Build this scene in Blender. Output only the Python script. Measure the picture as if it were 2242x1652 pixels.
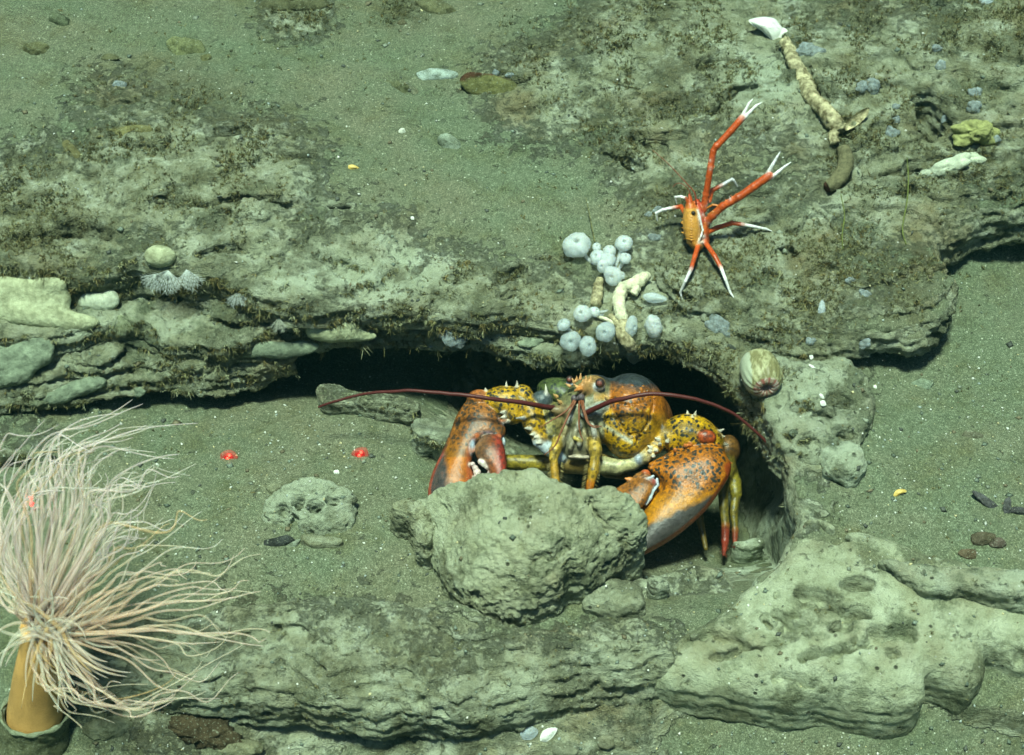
import bpy, math, random
import numpy as np
from mathutils import Vector, Matrix
from mathutils.bvhtree import BVHTree
for o in list(bpy.data.objects): bpy.data.objects.remove(o)
S = bpy.context.scene
R = math.radians
# ---------------------------------------------------------------- camera
CX, CY, FK = 1120.5, 826.0, 0.8/2241/1.2        # picture measured on a 2241 x 1652 grid
CAM = Vector((0, -0.8485, 0.8485)); XR = Vector((1, 0, 0))
FW = Vector((0, math.sqrt(.5), -math.sqrt(.5))); UP = Vector((0, math.sqrt(.5), math.sqrt(.5)))
cam = bpy.data.cameras.new('camera'); co = bpy.data.objects.new('camera', cam); S.collection.objects.link(co)
co.location = CAM; co.rotation_euler = (R(45), 0, 0)
cam.sensor_fit = 'HORIZONTAL'; cam.sensor_width = 36; cam.lens = 36/(2241*FK)
cam.clip_start = 0.02; cam.clip_end = 60
S.camera = co
# ---------------------------------------------------------------- light
SUN_EL, SUN_AZ = 81, 215                         # azimuth: from the camera side, a little from the left
wd = bpy.data.worlds.new('World'); S.world = wd; wd.use_nodes = True
nt = wd.node_tree; nt.nodes.clear()
sky = nt.nodes.new('ShaderNodeTexSky'); sky.sky_type = 'NISHITA'; sky.sun_disc = False
sky.sun_elevation = R(SUN_EL); sky.sun_rotation = R(SUN_AZ)
bg = nt.nodes.new('ShaderNodeBackground'); bg.inputs[1].default_value = 0.075
wo = nt.nodes.new('ShaderNodeOutputWorld')
nt.links.new(sky.outputs[0], bg.inputs[0]); nt.links.new(bg.outputs[0], wo.inputs[0])
sd = bpy.data.lights.new('sun', 'SUN'); sd.energy = 4.6; sd.angle = R(9); sd.color = (1.0, 0.955, 0.77)
so = bpy.data.objects.new('sun', sd); S.collection.objects.link(so)
az = R(SUN_AZ); el = R(SUN_EL)
sdir = Vector((math.sin(az)*math.cos(el), math.cos(az)*math.cos(el), math.sin(el)))
so.location = sdir*3; so.rotation_euler = sdir.to_track_quat('Z', 'Y').to_euler()
S.view_settings.view_transform = 'Standard'; S.view_settings.look = 'None'
S.view_settings.exposure = 2.03; S.view_settings.gamma = 1
S.render.engine = 'CYCLES'
# ---------------------------------------------------------------- helpers
rng = np.random.default_rng(7); random.seed(7)
f32 = np.float32
def P(px, py, z=0.0):                            # picture point -> world point at height z
    b = -(py-CY)*FK; t = (CAM.z - z)/(math.sqrt(.5)*(1-b))
    return CAM + FW*t + XR*((px-CX)*FK*t) + UP*(b*t)
def W(px, py, t):                                # picture point at a real distance t
    return CAM + (FW + XR*((px-CX)*FK) - UP*((py-CY)*FK))*t
def PX(v):                                       # world -> picture (arrays)
    v = np.asarray(v, float); d = v - np.array(CAM)
    t = d@np.array(FW); return CX + (d@np.array(XR))/t/FK, CY - (d@np.array(UP))/t/FK
_G = np.random.default_rng(3).normal(size=(256, 3)); _G /= np.linalg.norm(_G, axis=1)[:, None]
_PM = np.random.default_rng(4).permutation(256).astype(np.int64)
def pn(p):                                       # gradient noise, about -1..1
    p = np.asarray(p, float); i = np.floor(p).astype(np.int64); f = p - i
    u = f*f*f*(f*(f*6-15)+10); r = 0
    for dx in (0, 1):
        wx = u[:, 0] if dx else 1-u[:, 0]
        for dy in (0, 1):
            wy = u[:, 1] if dy else 1-u[:, 1]
            for dz in (0, 1):
                wz = u[:, 2] if dz else 1-u[:, 2]
                h = _PM[(_PM[(_PM[(i[:, 0]+dx) & 255] + i[:, 1]+dy) & 255] + i[:, 2]+dz) & 255]
                g = _G[h]
                r = r + wx*wy*wz*(g[:, 0]*(f[:, 0]-dx)+g[:, 1]*(f[:, 1]-dy)+g[:, 2]*(f[:, 2]-dz))
    return r*1.7
def fbm(p, oct=4, rough=.5):
    p = np.asarray(p, float); a, s, r = 1., 0., 0.
    for k in range(oct): r = r + a*pn(p*2**k+17.3*k); s += a; a *= rough
    return r/s
def n2(X, Y, sc, oct=3, seed=0.):
    p = np.stack([X.ravel()*sc, Y.ravel()*sc, np.full(X.size, seed*7.31+.5)], 1)
    return fbm(p, oct).reshape(X.shape)
def polyd(X, Y, poly):                           # signed distance to a polygon, negative inside
    poly = np.asarray(poly, float); x = X.ravel(); y = Y.ravel()
    d = np.full(x.shape, 1e9); ins = np.zeros(x.shape, bool); n = len(poly)
    for i in range(n):
        a, b = poly[i], poly[(i+1) % n]; e = b-a
        wx, wy = x-a[0], y-a[1]; q = np.clip((wx*e[0]+wy*e[1])/(e@e+1e-18), 0, 1)
        d = np.minimum(d, (wx-q*e[0])**2+(wy-q*e[1])**2)
        c = ((a[1] > y) != (b[1] > y)) & (x < (b[0]-a[0])*(y-a[1])/((b[1]-a[1])+1e-18)+a[0]); ins ^= c
    d = np.sqrt(d); return np.where(ins, -d, d).reshape(X.shape)
def smooth_poly(pts, n=6):                       # closed Catmull-Rom
    pts = np.asarray(pts, float); out = []; m = len(pts)
    for i in range(m):
        p0, p1, p2, p3 = pts[i-1], pts[i], pts[(i+1) % m], pts[(i+2) % m]
        for k in range(n):
            t = k/n
            out.append(.5*((2*p1)+(-p0+p2)*t+(2*p0-5*p1+4*p2-p3)*t*t+(-p0+3*p1-3*p2+p3)*t**3))
    return np.array(out)
def tps(pts):                                    # thin plate through (px, py, z) controls
    c = np.array([[*P(a, b, z).xy, z] for a, b, z in pts]); xy, z = c[:, :2], c[:, 2]; n = len(c)
    def U(r2): return np.where(r2 > 1e-12, r2*np.log(r2+1e-12), 0)
    K = U(((xy[:, None]-xy[None])**2).sum(2)) + np.eye(n)*2e-4
    Q = np.hstack([np.ones((n, 1)), xy]); A = np.block([[K, Q], [Q.T, np.zeros((3, 3))]])
    w = np.linalg.solve(A, np.concatenate([z, np.zeros(3)]))
    lo, hi = xy.min(0)-.05, xy.max(0)+.05
    def f(X, Y):
        X = np.clip(X, lo[0], hi[0]); Y = np.clip(Y, lo[1], hi[1])
        r = w[n] + w[n+1]*X + w[n+2]*Y
        for i in range(n): r = r + w[i]*U((X-xy[i, 0])**2+(Y-xy[i, 1])**2)
        return r
    return f
def carve(X, Y, tp, cracks):                     # open cracks: (picture points x, y, z), half width, depth
    for pts, w, dep in cracks:
        q = np.array([P(*p).xy for p in pts]); q = cr(q, 4); d = np.full(X.shape, 1e9)
        lo, hi = q.min(0)-w*3, q.max(0)+w*3; m = (X > lo[0]) & (X < hi[0]) & (Y > lo[1]) & (Y < hi[1]); x, y = X[m], Y[m]
        wx = n2(x, y, 90, 2, 61)*.004; wy = n2(x, y, 90, 2, 62)*.004; x = x+wx; y = y+wy; dd = np.full(x.shape, 1e9)
        for a, b in zip(q[:-1], q[1:]):
            e = b-a; t = np.clip(((x-a[0])*e[0]+(y-a[1])*e[1])/(e@e+1e-12), 0, 1); dd = np.minimum(dd, np.hypot(x-a[0]-t*e[0], y-a[1]-t*e[1]))
        tp[m] -= dep*np.clip(1.6*(1-dd/(w*(1+.6*n2(x, y, 40, 2, 63)))), 0, 1)
    return tp
def cr(pts, n):                                  # open Catmull-Rom through rows (any columns)
    p = np.asarray(pts, float); p = np.vstack([2*p[0]-p[1], p, 2*p[-1]-p[-2]]); out = []
    for i in range(1, len(p)-2):
        for k in range(n):
            t = k/n; out.append(.5*((2*p[i])+(-p[i-1]+p[i+1])*t+(2*p[i-1]-5*p[i]+4*p[i+1]-p[i+2])*t*t+(-p[i-1]+3*p[i]-3*p[i+1]+p[i+2])*t**3))
    out.append(p[-2]); return np.array(out)
def surfnet(F, org, h):                          # naive surface nets; F<0 is inside
    S_ = F < 0; nx, ny, nz = F.shape
    cs = [(a, b, c) for a in (0, 1) for b in (0, 1) for c in (0, 1)]
    sub = lambda A, a, b, c: A[a:nx-1+a, b:ny-1+b, c:nz-1+c]
    anyc = np.zeros((nx-1, ny-1, nz-1), bool); allc = np.ones_like(anyc)
    for c in cs: s = sub(S_, *c); anyc |= s; allc &= s
    act = anyc & ~allc; ii, jj, kk = np.nonzero(act); n = len(ii)
    idx = np.full(act.shape, -1, np.int32); idx[ii, jj, kk] = np.arange(n)
    V = {c: F[ii+c[0], jj+c[1], kk+c[2]].astype(float) for c in cs}
    acc = np.zeros((n, 3)); cnt = np.zeros(n)
    for i, a in enumerate(cs):
        for b in cs[i+1:]:
            if sum(abs(a[q]-b[q]) for q in range(3)) != 1: continue
            va, vb = V[a], V[b]; m = (va < 0) != (vb < 0)
            t = np.where(m, va/(va-vb+1e-30), 0)
            pa, pb = np.array(a), np.array(b)
            acc += m[:, None]*(pa+t[:, None]*(pb-pa)); cnt += m
    v = acc/cnt[:, None]+np.stack([ii, jj, kk], 1)
    v = v*h + np.array(org)
    quads = []
    for ax in range(3):
        sl0 = [slice(None)]*3; sl1 = [slice(None)]*3; sl0[ax] = slice(0, -1); sl1[ax] = slice(1, None)
        e = S_[tuple(sl0)] != S_[tuple(sl1)]
        a1, a2 = (ax+1) % 3, (ax+2) % 3
        i3 = list(np.nonzero(e))
        ok = (i3[a1] > 0) & (i3[a2] > 0) & (i3[a1] < F.shape[a1]-1) & (i3[a2] < F.shape[a2]-1)
        i3 = [q[ok] for q in i3]
        ins = S_[i3[0], i3[1], i3[2]]
        def cid(d1, d2):
            q = [i3[0].copy(), i3[1].copy(), i3[2].copy()]; q[a1] -= d1; q[a2] -= d2
            return idx[q[0], q[1], q[2]]
        qd = np.stack([cid(1, 1), cid(0, 1), cid(0, 0), cid(1, 0)], 1)
        qd[~ins] = qd[~ins][:, ::-1]; quads.append(qd)
    return v, np.concatenate(quads)
def vnormals(v, q):
    n = np.zeros_like(v); d1 = v[q[:, 2]]-v[q[:, 0]]; d2 = v[q[:, 3]]-v[q[:, 1]]; fn = np.cross(d1, d2)
    for k in range(4):
        for c in range(3): n[:, c] += np.bincount(q[:, k], fn[:, c], len(v))
    return n/(np.linalg.norm(n, axis=1)[:, None]+1e-20)
COL = S.collection
def mkmesh(name, v, faces, mat, parent=None, attrs=None, smooth=True):
    me = bpy.data.meshes.new(name); v = np.asarray(v, f32)
    if isinstance(faces, np.ndarray):
        nf, k = faces.shape
        me.vertices.add(len(v)); me.vertices.foreach_set('co', v.ravel())
        me.loops.add(nf*k); me.loops.foreach_set('vertex_index', faces.astype(np.int32).ravel())
        me.polygons.add(nf); me.polygons.foreach_set('loop_start', np.arange(0, nf*k, k, dtype=np.int32))
        me.update(calc_edges=True)
    else:
        me.from_pydata(v.tolist(), [], faces)
    if smooth: me.polygons.foreach_set('use_smooth', np.ones(len(me.polygons), bool))
    for kname, arr in (attrs or {}).items():
        arr = np.asarray(arr, f32)
        if arr.ndim == 1:
            a = me.attributes.new(kname, 'FLOAT', 'POINT'); a.data.foreach_set('value', arr)
        else:
            a = me.attributes.new(kname, 'FLOAT_COLOR', 'POINT')
            a.data.foreach_set('color', np.hstack([arr, np.ones((len(arr), 1), f32)]).astype(f32).ravel())
    me.validate(); me.update()
    ob = bpy.data.objects.new(name, me); COL.objects.link(ob); me.materials.append(mat)
    if parent: ob.parent = parent
    return ob
def tag(o, label=None, cat=None, group=None, kind=None):
    if label: o['label'] = label
    if cat: o['category'] = cat
    if group: o['group'] = group
    if kind: o['kind'] = kind
    return o
def empty(name, loc, label, cat, group=None):
    o = bpy.data.objects.new(name, None); COL.objects.link(o); o.location = loc; o.empty_display_size = .01
    return tag(o, label, cat, group)
def adopt(ch, par):                              # keep world position while parenting to an Empty
    ch.parent = par; ch.matrix_parent_inverse = Matrix.Translation(par.location).inverted()
# ---------------------------------------------------------------- materials
def N(nt, t, **kw):
    n = nt.nodes.new(t)
    for k, v in kw.items():
        if k.startswith('_'): setattr(n, k[1:], v)
        else: n.inputs[k].default_value = v
    return n
class MB:
    def __init__(s, name):
        s.m = bpy.data.materials.new(name); s.m.use_nodes = True; s.nt = s.m.node_tree
        s.b = s.nt.nodes['Principled BSDF']; s.tc = s.nt.nodes.new('ShaderNodeNewGeometry').outputs['Position']
    def L(s, a, b): s.nt.links.new(a, b)
    def mapd(s, sc):
        n = N(s.nt, 'ShaderNodeMapping'); n.inputs['Scale'].default_value = sc; s.L(s.tc, n.inputs[0]); return n.outputs[0]
    def noise(s, scale, detail=4, rough=.55, vec=None, dist=0):
        n = N(s.nt, 'ShaderNodeTexNoise', Scale=scale, Detail=detail, Roughness=rough, Distortion=dist); s.L(vec or s.tc, n.inputs['Vector']); return n.outputs[0]
    def vor(s, scale, feature='F1', out='Distance', vec=None, rnd=1.0):
        n = N(s.nt, 'ShaderNodeTexVoronoi', Scale=scale, Randomness=rnd, _feature=feature); s.L(vec or s.tc, n.inputs['Vector']); return n.outputs[out]
    def ramp(s, fac, stops, interp='LINEAR'):
        n = N(s.nt, 'ShaderNodeValToRGB'); cr = n.color_ramp; cr.interpolation = interp
        while len(cr.elements) < len(stops): cr.elements.new(.5)
        for e, (p, c) in zip(cr.elements, stops):
            e.position = p; e.color = (*c, 1) if hasattr(c, '__len__') else (c, c, c, 1)
        s.L(fac, n.inputs[0]); return n.outputs[0]
    def mix(s, fac, a, b, mode='MIX'):
        n = N(s.nt, 'ShaderNodeMix', _data_type='RGBA', _blend_type=mode)
        for i, q in ((0, fac), (6, a), (7, b)):
            if isinstance(q, (int, float)): n.inputs[i].default_value = q
            elif isinstance(q, tuple): n.inputs[i].default_value = (*q, 1)
            else: s.L(q, n.inputs[i])
        return n.outputs[2]
    def math(s, op, a, b=0., c=0.):
        n = N(s.nt, 'ShaderNodeMath', _operation=op)
        for i, q in enumerate((a, b, c)):
            if isinstance(q, (int, float)): n.inputs[i].default_value = q
            else: s.L(q, n.inputs[i])
        return n.outputs[0]
    def attr(s, name, out='Fac'):
        n = N(s.nt, 'ShaderNodeAttribute'); n.attribute_name = name; return n.outputs[out]
    def bump(s, hgt, dist, strength=1., prev=None):
        n = N(s.nt, 'ShaderNodeBump', Strength=strength, Distance=dist); s.L(hgt, n.inputs['Height'])
        if prev: s.L(prev, n.inputs['Normal'])
        return n.outputs[0]
    def out(s, col, rough=.8, spec=.3, nrm=None):
        if isinstance(col, tuple): s.b.inputs['Base Color'].default_value = (*col, 1)
        else: s.L(col, s.b.inputs['Base Color'])
        if isinstance(rough, float): s.b.inputs['Roughness'].default_value = rough
        else: s.L(rough, s.b.inputs['Roughness'])
        s.b.inputs['Specular IOR Level'].default_value = spec
        if nrm: s.L(nrm, s.b.inputs['Normal'])
        return s.m
def sand_rock(name, rock_attr=True, tint=(1, 1, 1), pale=.5, brown=.5):
    m = MB(name)
    # sand: grains of several colours, white and dark specks
    g = m.noise(900, 3, .8); g2 = m.noise(330, 3, .7); patch = m.noise(9, 5, .65); cl_ = m.noise(45, 5, .7)
    gg = m.math('ADD', m.math('MULTIPLY', g, .72), m.math('MULTIPLY', g2, .28))
    sand = m.ramp(gg, [(.30, (.040, .047, .028)), (.45, (.105, .118, .072)), (.55, (.165, .182, .115)), (.68, (.40, .43, .30))])
    sand = m.mix(m.ramp(patch, [(.40, 0.), (.62, 1.)]), sand, m.mix(1., sand, (.84, .98, .96), 'MULTIPLY'))
    sand = m.mix(m.ramp(m.noise(20, 6, .75), [(.50, 0.), (.66, .6)]), sand, m.mix(1., sand, (.78, .70, .50), 'MULTIPLY'))
    sand = m.mix(m.ramp(cl_, [(.32, .6), (.47, 0.)]), sand, m.mix(1., sand, (.55, .56, .46), 'MULTIPLY'))
    sand = m.mix(1., sand, (1., .94, .93), 'MULTIPLY')
    v1 = m.vor(300, 'F1', 'Distance'); vc = m.vor(300, 'F1', 'Color')
    pick = m.ramp(vc, [(.80, 0.), (.83, 1.)]); dot = m.ramp(v1, [(.16, 1.), (.24, 0.)])
    sand = m.mix(m.math('MULTIPLY', pick, dot), sand, (.42, .45, .34))
    vc2 = m.vor(430, 'F1', 'Color'); v2 = m.vor(430, 'F1', 'Distance')
    sand = m.mix(m.math('MULTIPLY', m.ramp(vc2, [(.74, 0.), (.78, 1.)]), m.ramp(v2, [(.2, .7), (.34, 0.)])), sand, (.045, .053, .036))
    a = m.noise(34, 8, .7, dist=.6); b = m.noise(110, 7, .72, dist=.4); c = m.noise(15, 4, .55); d = m.noise(420, 4, .75)
    st = m.noise(60, 5, .7, vec=m.mapd((1, 1, 5)), dist=.8)
    rock = m.ramp(a, [(.28, (.165, .165, .090)), (.42, (.27, .28, .17)), (.52, (.36, .385, .26)), (.66, (.50, .54, .41))])
    rock = m.mix(m.ramp(b, [(.32, .85), (.42, 0.)]), rock, (.11, .11, .05))
    rock = m.mix(m.ramp(b, [(.56, 0.), (.68, .6)]), rock, (.42, .46, .34))
    rock = m.mix(m.ramp(c, [(.52, 0.), (.66, .55)]), rock, (.24, .185, .085))
    rock = m.mix(m.ramp(d, [(.30, .7), (.41, 0.)]), rock, (.05, .054, .028))
    ck = m.ramp(m.math('ABSOLUTE', m.math('SUBTRACT', st, .5)), [(.0, .8), (.007, 0.)])
    rock = m.mix(m.math('MULTIPLY', ck, m.ramp(a, [(.45, .8), (.6, .0)])), rock, (.025, .026, .014))
    pv = m.vor(150, 'F1', 'Distance'); pc = m.vor(150, 'F1', 'Color')
    pit = m.math('MULTIPLY', m.ramp(pc, [(.78, 0.), (.82, 1.)]), m.ramp(pv, [(.12, 1.), (.24, 0.)]))
    rock = m.mix(m.math('MULTIPLY', pit, .85), rock, (.02, .02, .012))
    clay = m.ramp(m.noise(60, 6, .65), [(.33, (.27, .305, .20)), (.5, (.39, .44, .315)), (.66, (.48, .54, .41))])
    clay = m.mix(m.ramp(m.noise(24, 5, .6), [(.5, 0.), (.66, .5)]), clay, (.20, .175, .09))
    clay = m.mix(m.math('MULTIPLY', pit, .85), m.mix(m.ramp(d, [(.30, .6), (.40, 0.)]), clay, (.055, .06, .035)), (.02, .02, .012))
    clay = m.mix(m.math('MULTIPLY', ck, m.ramp(c, [(.45, .0), (.6, .6)])), clay, (.03, .03, .02))
    rock = m.mix(m.attr('clay'), rock, clay)
    rf = m.math('ADD', m.attr('rock'), m.math('MULTIPLY', m.math('SUBTRACT', b, .5), 2.4))
    rf = m.ramp(rf, [(.34, 0.), (.66, 1.)])
    col = m.mix(rf, sand, rock)
    # sand dust lying in the hollows of the rock
    du = m.math('MULTIPLY', rf, m.ramp(m.noise(26, 6, .7), [(.50, 0.), (.60, .85)]))
    col = m.mix(du, col, sand)
    tf = m.math('MULTIPLY', m.attr('turf'), m.ramp(m.noise(70, 7, .75), [(.44, 0.), (.60, 1.)]))
    col = m.mix(m.math('MULTIPLY', tf, .75), col, m.mix(m.ramp(d, [(.36, 0.), (.6, 1.)]), (.065, .064, .028), (.20, .188, .09)))
    if tint != (1, 1, 1): col = m.mix(1., col, tint, 'MULTIPLY')
    hs = m.math('MULTIPLY', gg, .18)
    hr = m.math('ADD', m.math('MULTIPLY', b, 1.1), m.math('MULTIPLY', d, .45)); hr = m.math('ADD', hr, m.math('MULTIPLY', m.math('MULTIPLY', m.math('ABSOLUTE', m.math('SUBTRACT', st, .5)), 2.2), m.math('SUBTRACT', 1.0, m.attr('clay'))))
    hr = m.math('SUBTRACT', hr, m.math('MULTIPLY', pit, .5))
    hh = m.mix(rf, hs, hr); hh = m.mix(m.math('MULTIPLY', tf, .7), hh, m.math('MULTIPLY', d, 1.6))
    n1 = m.bump(hh, .0050, .9)
    return m.out(col, .9, .2, n1)
M = {}
M['bed'] = sand_rock('sand_and_rock'); M['pale'] = sand_rock('pale_rock', tint=(1.03, 1.0, .93))
def simple(name, col, rough=.6, spec=.4, var=.25, sc=120, bmp=.0006, sss=0, bs=None, col2=None, alpha=1):
    m = MB(name); n = m.noise(sc, 5, .65)
    c = m.mix(m.ramp(n, [(.35, 0.), (.65, 1.)]), tuple(x*(1-var) for x in col), col2 or tuple(min(1, x*(1+var)) for x in col))
    mm = m.out(c, float(rough), spec, m.bump(m.noise(bs or sc*2.5, 5, .65), bmp, .8))
    if sss:
        m.b.inputs['Subsurface Weight'].default_value = sss; m.b.inputs['Subsurface Radius'].default_value = (.006, .005, .004); m.b.inputs['Subsurface Scale'].default_value = 1
    if alpha < 1: m.b.inputs['Alpha'].default_value = alpha
    return mm
# ================================================================ THE SEABED
def planpoly(pts, z=None, n=5):
    q = [P(*p[:2], p[2] if len(p) > 2 else z).xy for p in pts]
    return smooth_poly(q, n)
FLOOR = [(-150, 1000, .01), (0, 1150, 0), (0, 1400, -.01), (300, 1000, .0), (600, 950, .0), (850, 1000, .0), (450, 1250, .0), (800, 1200, .0),
         (700, 800, -.03), (800, 830, -.035), (950, 850, -.04), (800, 905, .0), (980, 950, -.012), (1070, 960, -.05), (1000, 1050, -.01), (1150, 930, -.10), (1120, 1040, -.045), (1300, 1050, -.07), (1300, 850, -.08), (1500, 1000, -.085), (1480, 1180, -.065), (1640, 1150, -.09),
         (1600, 1250, -.045), (1450, 1290, -.025), (1500, 800, -.09), (1300, 1380, .0), (1000, 1350, .0), (1500, 1400, .0), (1650, 1330, .0),
         (1900, 1420, .0), (2300, 1350, .02), (500, 1480, -.01), (1000, 1480, -.005), (1400, 1480, -.005),
         (200, 1640, -.03), (600, 1640, -.045), (900, 1625, -.04), (1200, 1620, -.036), (1500, 1560, -.03), (1700, 1650, -.035), (2000, 1640, -.03), (2300, 1600, -.025),
         (600, 1800, -.06), (1700, 1800, -.05), (-200, 1700, -.04), (2500, 1700, -.04), (-300, 600, .02), (900, 600, .0), (900, 200, .02), (2400, 900, .0), (2300, 300, .0)]
TOP = [(-200, -150, .14), (600, -150, .13), (1120, -150, .13), (1700, -150, .15), (2500, -150, .18),
       (0, 0, .125), (600, 0, .115), (1120, 0, .115), (1700, 0, .135), (2241, 0, .16), (-200, 250, .12), (0, 200, .113), (450, 200, .112), (900, 200, .10), (1250, 200, .108), (1700, 200, .128), (2100, 150, .14), (2300, 250, .13),
       (0, 380, .112), (300, 350, .115), (600, 400, .108), (900, 350, .096), (1200, 350, .095), (1500, 350, .11), (1700, 350, .118), (1850, 300, .125), (2241, 400, .09),
       (-100, 540, .10), (200, 500, .104), (500, 520, .098), (800, 520, .09), (1100, 500, .088), (1350, 520, .086), (1550, 500, .096), (1800, 500, .085), (2000, 520, .07), (2241, 520, .055),
       (100, 620, .095), (600, 620, .09), (900, 640, .083), (1150, 680, .078), (1350, 720, .07), (1450, 700, .076), (1600, 800, .064), (1750, 800, .06), (1950, 850, .045), (2150, 620, .05), (2300, 700, .045), (2100, 950, .042),
       (1720, 920, .054), (1800, 1000, .05), (1780, 1130, .042), (1740, 1220, .036), (1690, 1290, .026), (2000, 1150, .036), (2300, 1100, .036), (1850, 1300, .02), (2000, 1450, .0), (2500, 1400, .01), (2500, 900, .04)]
LIP = [(-400, 560, .1), (-100, 560, .1), (100, 590, .097), (230, 590, .097), (300, 560, .098), (400, 590, .096), (480, 600, .094), (560, 640, .09), (640, 660, .088), (740, 664, .086), (850, 657, .084), (950, 668, .082), (1040, 690, .08),
       (1130, 680, .077), (1200, 693, .075), (1280, 710, .072), (1350, 733, .07), (1420, 740, .068), (1490, 753, .067), (1560, 783, .064), (1616, 838, .06), (1666, 908, .055), (1709.75, 993.25, .05), (1736.83, 1075.5, .044), (1737.33, 1146, .04), (1704.42, 1228.25, .032), (1650, 1275, .022),
       (1700, 1400, .0), (2000, 1500, .0), (2700, 1600, .0), (3300, 1300, .02), (3300, -500, .1), (1120, -942, .1), (-1300, -500, .1), (-1300, 500, .1)]
CAVE = [(-300, 1150), (-300, 840), (100, 840), (400, 760), (700, 640), (1200, 540), (1500, 560), (1680, 700), (1742, 880), (1752, 1010), (1732, 1110), (1696, 1200), (1636, 1290), (1500, 1380), (1400, 1420), (700, 1200)]
floor_f, top_f = tps(FLOOR), tps(TOP)
lip_poly = planpoly(LIP, n=5); cave_poly = planpoly(CAVE, 0.0, 5)
# where bare rock, where clean clay, where turf (picture x, y, radius, amount)
ROCKY = [(100, 480, 220, 1), (350, 380, 200, 1), (550, 380, 180, .9), (620, 600, 160, 1), (500, 520, 160, 1), (800, 590, 170, .95), (1000, 640, 140, 1), (1180, 680, 120, 1), (250, 230, 130, .55),
         (1200, 200, 170, .8), (1400, 120, 200, .9), (1600, 60, 200, .9), (1450, 330, 150, .9), (1650, 200, 160, .9), (1900, 200, 280, .95), (2150, 250, 220, 1), (1950, 420, 200, .9), (1700, 560, 250, .9), (1450, 620, 150, .85), (1550, 750, 150, 1),
         (1780, 850, 110, .95), (1700, 980, 90, 1), (1800, 1000, 80, .8), (1730, 1130, 60, 1), (1350, 680, 110, .9), (60, 950, 90, .9), (650, 30, 90, .8), (560, 1400, 200, .8), (800, 1390, 180, .75), (750, 1540, 260, 1), (1150, 1560, 240, 1), (1350, 1460, 160, .9), (400, 1500, 200, .9), (640, 20, 80, .7), (2200, 80, 160, 1)]
CLAY = [(960, 500, 70, .8), (1150, 440, 100, .6), (700, 580, 140, .7), (640, 480, 70, .5), (1680, 170, 90, 1), (880, 600, 80, .7), (1790, 930, 90, .8), (1720, 1150, 90, 1), (1650, 1240, 90, 1), (1300, 560, 60, .4), (1800, 420, 70, .5), (400, 120, 60, .4), (700, 430, 80, .5), (1270, 350, 90, .5), (1550, 1180, 120, .7)]
TURF = [(80, 500, 180, 1), (200, 420, 160, .8), (380, 290, 190, .7), (540, 330, 130, .8), (450, 390, 120, .6), (560, 460, 120, .5), (280, 520, 110, .7), (250, 240, 90, .5),
        (1180, 150, 120, .5), (1350, 60, 120, .7), (1500, 100, 170, .9), (1430, 230, 110, .9), (1330, 260, 90, .9), (1400, 320, 80, .8), (1600, 200, 110, .6), (1850, 100, 150, .7), (1950, 250, 150, .95), (2130, 100, 190, 1), (2050, 350, 170, .9), (1900, 380, 130, .6), (2200, 350, 120, 1),
        (1480, 420, 110, .5), (1600, 560, 130, .6), (1800, 600, 160, .8), (1950, 600, 130, .7), (1500, 620, 90, .6), (1650, 700, 100, .7), (1050, 620, 70, .4), (900, 690, 80, .6), (1130, 700, 80, .5), (1560, 780, 80, .7), (1700, 790, 70, .6), (640, 20, 80, .9), (880, 20, 60, .9), (1250, 560, 60, .3), (620, 1390, 130, .6), (860, 1370, 110, .5), (900, 1480, 160, .7), (700, 1500, 120, .6)]
def blobs(px, py, L):
    r = np.zeros(px.shape)
    for x, y, s, a in L: r = np.maximum(r, a*np.exp(-(((px-x)/s)**2+((py-y)*1.25/s)**2)**1.5))
    return r
def attrs_of(v, rock=None, clay=None, turf=None):
    px, py = PX(v)
    return {'rock': blobs(px, py, ROCKY) if rock is None else np.full(len(v), rock),
            'clay': blobs(px, py, CLAY) if clay is None else np.full(len(v), clay),
            'turf': blobs(px, py, TURF) if turf is None else np.full(len(v), turf)}
H0 = .0024
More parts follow.
